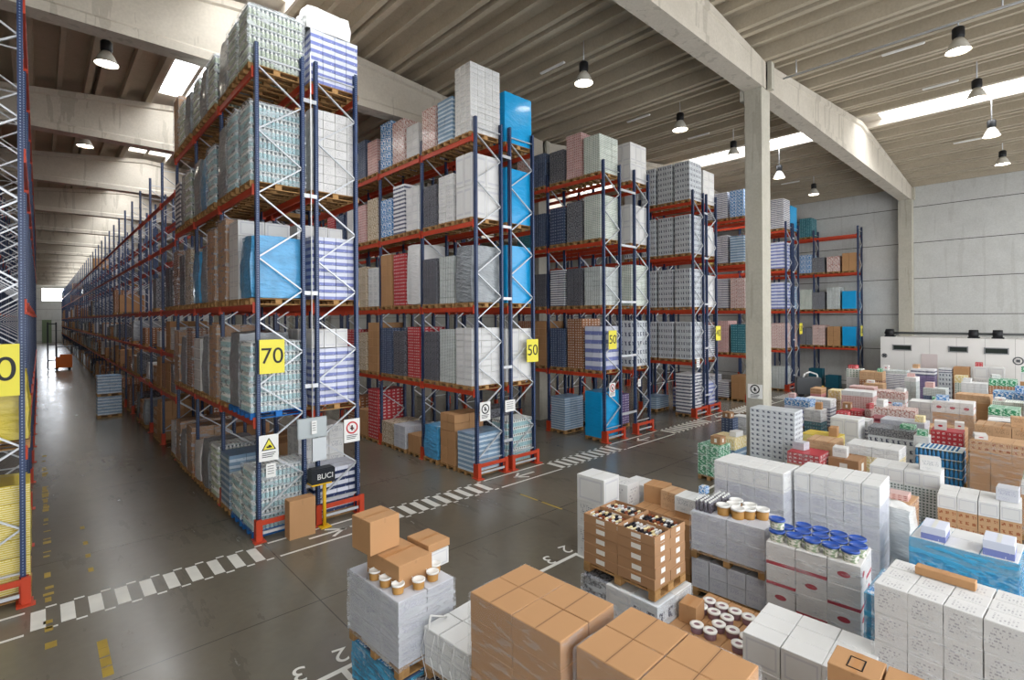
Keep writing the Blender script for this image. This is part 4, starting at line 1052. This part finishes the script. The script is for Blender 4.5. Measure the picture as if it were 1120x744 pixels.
# O: low pallet with tins
stack('low brown carton pallet carrying white-ringed tins', (6.12, 2.56), .0, 1.15, 1.02, 0, (3, 3, [.28, .28]), 'brown', wrap=None)
zO = PH+.56
for rw in range(4):
    for i in range(5):
        u, v = 6.25+rw*.22, 3.42-i*.18-.01*rw
        if (rw, i) in ((0, 0), (1, 0), (1, 1), (2, 3), (0, 3), (3, 4)): continue
        tub(u, v, zO, .085, .10, TIN, LIDW, 'white-ringed tin, %s along in the %s row' % (ORD[i], ORD[rw]), 'white-ringed tins on the low pallet', ring=True)
loose('small brown box standing among the white-ringed tins', 6.02, 3.36, zO, .1, .1, .02, 'brown') if False else None
loose('small brown taped box beside the white-ringed tins', 6.46, 3.42, zO, .30, .24, .25, 'brown', .1)
None and stack('small brown pallet stack left of the white-ringed tins', (7.3, 2.9), .0, .45, .6, 0, (1, 1, [.7]), 'brown', pal=False, name='carton_stack')

# ================================================================ OTHER THINGS
# electric cabinet + battery box with yellow post at the end of rack 70
t = thing('electric_cabinet', 'grey electric cabinet mounted at the end of rack 70', 'cabinet', (4.62, YF-.14, 2.05))
a = MB(); a.box(-.35, -.0, 0, .32, .07, .46); put('cabinet_body', (a, plain('cabinet_grey', '#a9b2b4', .45, var=.05)), t)
a = MB(); a.box(-.33, -.008, .02, .30, -.001, .44); put('door', (a, plain('cabinet_door_grey', '#b4bcbe', .4, var=.05)), t)
a = MB(); a.tube([(-.0, .03, .46), (-.0, .03, 8.9)], .012); a.tube([(.15, .03, -.5), (.15, .03, 0)], .015); put('conduit', (a, WHITE), t)
a = MB(); a.box(-.02, -.02, -.55, .3, .05, -.02); put('lower_panel', (a, plain('cabinet_white', '#cdd3d6', .45, var=.05)), t)
t = thing('bin_on_post', 'black box marked BUCI on a yellow post before rack 70', 'box', (4.80, 11.58, 0))
a = MB(); a.tube([(0, 0, .01), (0, 0, 1.02)], .04, 12); a.box(-.12, -.12, 0, .12, .12, .02); put('post', (a, plain('safety_yellow', '#dfb21c', .45, var=.08)), t)
a = MB(); a.box(-.34, -.14, 1.02, .12, .14, 1.05); put('tray', (a, plain('safety_yellow', '#dfb21c')), t)
a = MB(); a.box(-.33, -.13, 1.05, .20, .15, 1.36); a.box(-.31, -.11, 1.36, .18, .13, 1.38); put('black_case', (a, plain('case_black', '#1b1f26', .4, var=.15)), t)
o = put('lettering', text_mesh('BUCI', .17, .001, WHITE), t, (-.03, -.133, 1.2)); o.rotation_euler = (PI/2, 0, 0)

# wrapped pale pallet in the left aisle
stack('blue and white wrapped double stack standing in the left aisle', (2.04, 31.9), 0, .95, .8, 0, (2, 2, [.3, .3, .3]), 'blueg', wrap=WRAP)
stack('upper half of the double stack in the left aisle', (2.04, 31.9), 0, .95, .8, 1.043, (2, 2, [.3, .3, .28]), 'blueg', wrap=WRAP)

# reach truck far down the aisle
ORG = plain('truck_orange', '#d8691c', .4, var=.08)
t = thing('reach_truck', 'orange reach truck far down the left aisle', 'forklift', (1.3, 66, 0))
a = MB(); a.box(-.2, -.9, .25, 1.0, .9, 1.25); a.box(.1, -.9, 1.25, 1.0, -.1, 1.5); put('body', (a, ORG), t)
a = MB()
for x in (-.75, -.15): a.box(x-.06, -.05, .1, x+.06, .12, 4.6)
for z in (.9, 2.4, 4.4): a.box(-.75, 0, z, -.15, .08, z+.1)
put('mast', (a, plain('mast_dark', '#2a2a30', .4)), t)
a = MB(); [a.box(x-.05, -1.25, .12, x+.05, -.05, .17) for x in (-.7, -.25)]; put('fork', (a, BLACK), t)
a = MB()
for x, y in ((-.1, -.7), (.95, -.7), (-.1, .7), (.95, .7)): a.bar((x, y, 1.2), (x, y, 2.2), .05)
a.box(-.15, -.75, 2.2, 1.0, .75, 2.25); put('overhead_guard', (a, BLACK), t)
for x, y in ((-.1, -.65), (.8, -.65), (-.1, .65), (.8, .65)):
    a = MB(); a.tube([(x-.09, y, .18), (x+.09, y, .18)], .18, 12); put('wheel', (a, BLACK), t)

# white cabin against the right wall
k = Mat('cabin_white', .55, .3); x = k.obj(); j = (x[1]*(1/1.2)).fr().lt(.012); k.base(k.mix(j, k.mix(k.noise(scale=1.5), '#dcdad6', '#e6e4e0'), '#9a9894')); CAB = k.m
t = thing('office_cabin', 'long white prefabricated cabin along the right wall', 'cabin', (38.5, 7.68, 0))
a = MB()
wins = [(.6, 1.55, 2.65, 3.0), (2.78+.45, 4.75-.65, 2.65, 3.0), (4.75, 5.85-.1, 2.62, 2.98)]
def wall_with_holes(a, L, H, holes):
    ys = sorted({0, L}|{h[0] for h in holes}|{h[1] for h in holes})
    for y0, y1 in zip(ys[:-1], ys[1:]):
        hs = [h for h in holes if h[0] <= y0 and h[1] >= y1]
        if not hs: a.box(0, -y1, 0, .08, -y0, H)
        else: a.box(0, -y1, 0, .08, -y0, hs[0][2]); a.box(0, -y1, hs[0][3], .08, -y0, H)
wall_with_holes(a, 15.5, 3.4, wins)
a.box(.08, -15.5, 3.3, 2.8, 0, 3.4); a.box(.08, -.08, 0, 2.8, 0, 3.3); a.box(.0, -15.5, 3.4, 2.8, .0, 3.46)
put('shell', (a, CAB), t)
for (y0, y1, z0, z1) in wins:
    a = MB()
    for q in ((y0, y0+.05, z0, z1), (y1-.05, y1, z0, z1), (y0, y1, z0, z0+.05), (y0, y1, z1-.05, z1)): a.box(-.03, -q[1], q[2], .05, -q[0], q[3])
    o = put('window', (a, plain('window_frame_grey', '#8d8f90', .5)), t)
    a = MB(); a.box(.03, -y1, z0, .04, -y0, z1); put('pane', (a, plain('dark_glass', '#2c3430', .12, var=.2, spec=.6)), o)
a = MB(); a.box(-.03, -2.75, 0, -.005, -2.0, 2.5); o = put('door', (a, plain('cabin_door', '#d2c6c4', .5, var=.04)), t)
a = MB(); a.box(-.06, -2.68, 1.05, -.03, -2.6, 1.1); put('handle', (a, GALV), o)
for i, yy in enumerate((-.2, -6.1)):
    r = MB(); n = 20; rad = .14 if i == 0 else .22
    for q in range(n):
        a0, a1 = 2*PI*q/n, 2*PI*(q+1)/n
        r.quad((-.01, yy+rad*math.cos(a0), 2.3+rad*math.sin(a0)), (-.01, yy+rad*math.cos(a1), 2.3+rad*math.sin(a1)), (-.01, yy+rad*.72*math.cos(a1), 2.3+rad*.72*math.sin(a1)), (-.01, yy+rad*.72*math.cos(a0), 2.3+rad*.72*math.sin(a0)))
    r.box(-.012, yy-.08, 2.22, -.01, yy+.08, 2.38); put('round_mark', (r, plain('mark_grey', '#55575a', .5)), t)
# duct on cabin
t = thing('duct_pipe', 'dark pipe with three fans on the roof of the white cabin', 'pipe', (39.2, 7.6, 3.55))
a = MB(); a.tube([(0, 0, .15), (0, -13, .15)], .07, 8); put('pipe', (a, plain('pipe_grey', '#5c5f60', .5)), t)
for y in (-.3, -4.2, -5.2): a = MB(); a.tube([(-.15, y-.2, .15), (-.15, y+.2, .15)], .24, 12); a.box(-.3, y-.25, -.09, .1, y+.25, -.02); put('fan', (a, BLACK), t)

# high-bay lamps
LAMP = emit('lamp_glow', '#fff6e6', 14); REFL = plain('lamp_reflector', '#d0ccc2', .35); 
def lamp(x, y, z, label):
    t = thing('high_bay_lamp', label, 'lamp', (x, y, z), 0, 'high-bay lamps under the roof')
    zt = roofz(x)+.46-z
    a = MB().lathe(0, 0, [(.30, 0), (.28, .05), (.20, .24), (.11, .38)], 18); put('reflector', (a, REFL), t)
    a = MB().lathe(0, 0, [(.13, .38), (.15, .42), (.15, .66), (.11, .70)], 14); put('ballast', (a, BLACK), t)
    a = MB(); a.tube([(0, 0, .7), (0, 0, zt)], .02); put('hanger', (a, GALV), t)
    a = MB(); n = 18; a.v = [(.275*math.cos(2*PI*i/n), .275*math.sin(2*PI*i/n), .03) for i in range(n)]; a.f = [tuple(range(n-1, -1, -1))]; a.uv = [(0, 0)]*n; a.mi = [0]; a.sm = [0]
    put('glowing_lens', (a, LAMP), t)
for xx, where in ((13.1, 'nearest above the 50 rack'), (19.3, 'above the aisle left of the front column'), (24.3, 'third'), (30.1, 'fourth'), (35.9, 'fifth towards the wall')):
    nm = {13.1: 'leftmost', 19.3: 'second from left', 24.3: 'third from left', 30.1: 'fourth from left', 35.9: 'rightmost'}[xx]
    lamp(xx, 10.6, 12.45, 'high-bay lamp, %s in the row behind the front beam' % nm)
for xx, nm in ((19.6, 'largest'), (24.4, 'second'), (30.0, 'third'), (36.0, 'farthest')): lamp(xx, 2.0, 12.45, 'high-bay lamp, %s of the four at the upper right' % nm)
lamp(1.5, 19.4, 12.45, 'high-bay lamp, the nearer above the left aisle'); lamp(1.5, 29.2, 12.45, 'high-bay lamp, the farther above the left aisle')
# strip lights
for i, (x, y) in enumerate(((13.0, 11.9), (18.4, 12.0), (23.6, 12.0), (20.2, 3.4), (26.0, 3.2), (29.6, 3.4), (34.6, 3.2), (36.0, 12.0))):
    z = roofz(x)-.02; t = thing('strip_light', 'thin strip light on the ceiling ribs, %s from the left' % ORD[i], 'lamp', (x, y, z), 0, 'strip lights on the ceiling')
    a = MB(); a.box(-.05, -.55, -.04, .05, .55, 0); put('housing', (a, WHITE), t); a = MB(); a.box(-.03, -.53, -.06, .03, .53, -.04); put('tube', (a, WHITE), t)
# sprinkler pipe
t = thing('ceiling_pipe', 'thin grey pipe running under the roof right of the column', 'pipe', (18.3, 0, 0))
a = MB(); a.tube([(0, -5, 12.75), (0, 6.3, 12.75)], .035, 8); put('pipe', (a, GALV), t)
for y in (5.9, 1.0): a = MB(); a.tube([(0, y, 12.75), (0, y, roofz(18.3)+.1)], .02); put('hanger', (a, GALV), t)

# objects on the floor by the wall rack
def crate(x, y, z, label):
    t = thing('plastic_crate', label, 'crate', (x, y, z)); a = MB(); a.box(-.3, -.4, 0, .3, .4, .03); a.box(-.3, -.4, .03, -.27, .4, .4); a.box(.27, -.4, .03, .3, .4, .4); a.box(-.3, -.4, .03, .3, -.37, .4); a.box(-.3, .37, .03, .3, .4, .4)
    for q in (.1, .2, .3): a.box(-.31, -.41, q, .31, .41, q+.02)
    put('crate_body', (a, plain('crate_teal', '#1c5a6c', .5)), t)
for i, (x, y, z) in enumerate(((39.0, 11.4, 0), (39.0, 11.4, .401), (39.0, 10.4, 0), (39.0, 10.4, .401), (39.0, 11.4, .802))): crate(x, y, z, 'teal plastic crate by the wall rack, %s of the pile' % ORD[i])
def jack(x, y, label):
    t = thing('pallet_truck', label, 'pallet truck', (x, y, 0), .4)
    a = MB(); [a.box(s-.08, -1.1, .07, s+.08, .0, .12) for s in (-.18, .18)]; put('forks', (a, RED), t)
    a = MB(); a.box(-.2, 0, .1, .2, .2, .45); put('pump', (a, BLACK), t)
    a = MB(); a.tube([(0, .15, .4), (0, .35, 1.3)], .025); a.tube([(-.15, .35, 1.3), (.15, .35, 1.3)], .02); put('handle', (a, BLACK), t)
    a = MB(); a.tube([(-.08, .12, .1), (.08, .12, .1)], .1, 10); put('wheel', (a, BLACK), t)
jack(38.9, 9.3, 'pallet truck by the wall rack, nearer the crates'); jack(38.7, 8.5, 'pallet truck by the wall rack, nearer the cabin')
t = thing('floor_scrubber', 'grey floor cleaning machine with white hose right of the column', 'machine', (33.6, 10.3, 0), .5)
a = MB(); a.shell(.8, 1.3, 1.0, .15, .01, 1, 6, .15); put('body', (a, plain('scrubber_grey', '#5a5e62', .4)), t)
a = MB(); a.tube([(-.2, .3, 1.1), (-.2, .2, 1.35), (.0, -.1, 1.45), (.1, -.5, 1.3), (.1, -.6, .9)], .045, 8); put('hose', (a, WHITE), t)
a = MB(); a.box(.2, -.9, .1, .5, -.7, .6); put('yellow_panel', (a, plain('safety_yellow', '#dfb21c')), t)
for y in (-.4, .4): a = MB(); a.tube([(-.35, y, .15), (.35, y, .15)], .15, 10); put('wheel', (a, BLACK), t)
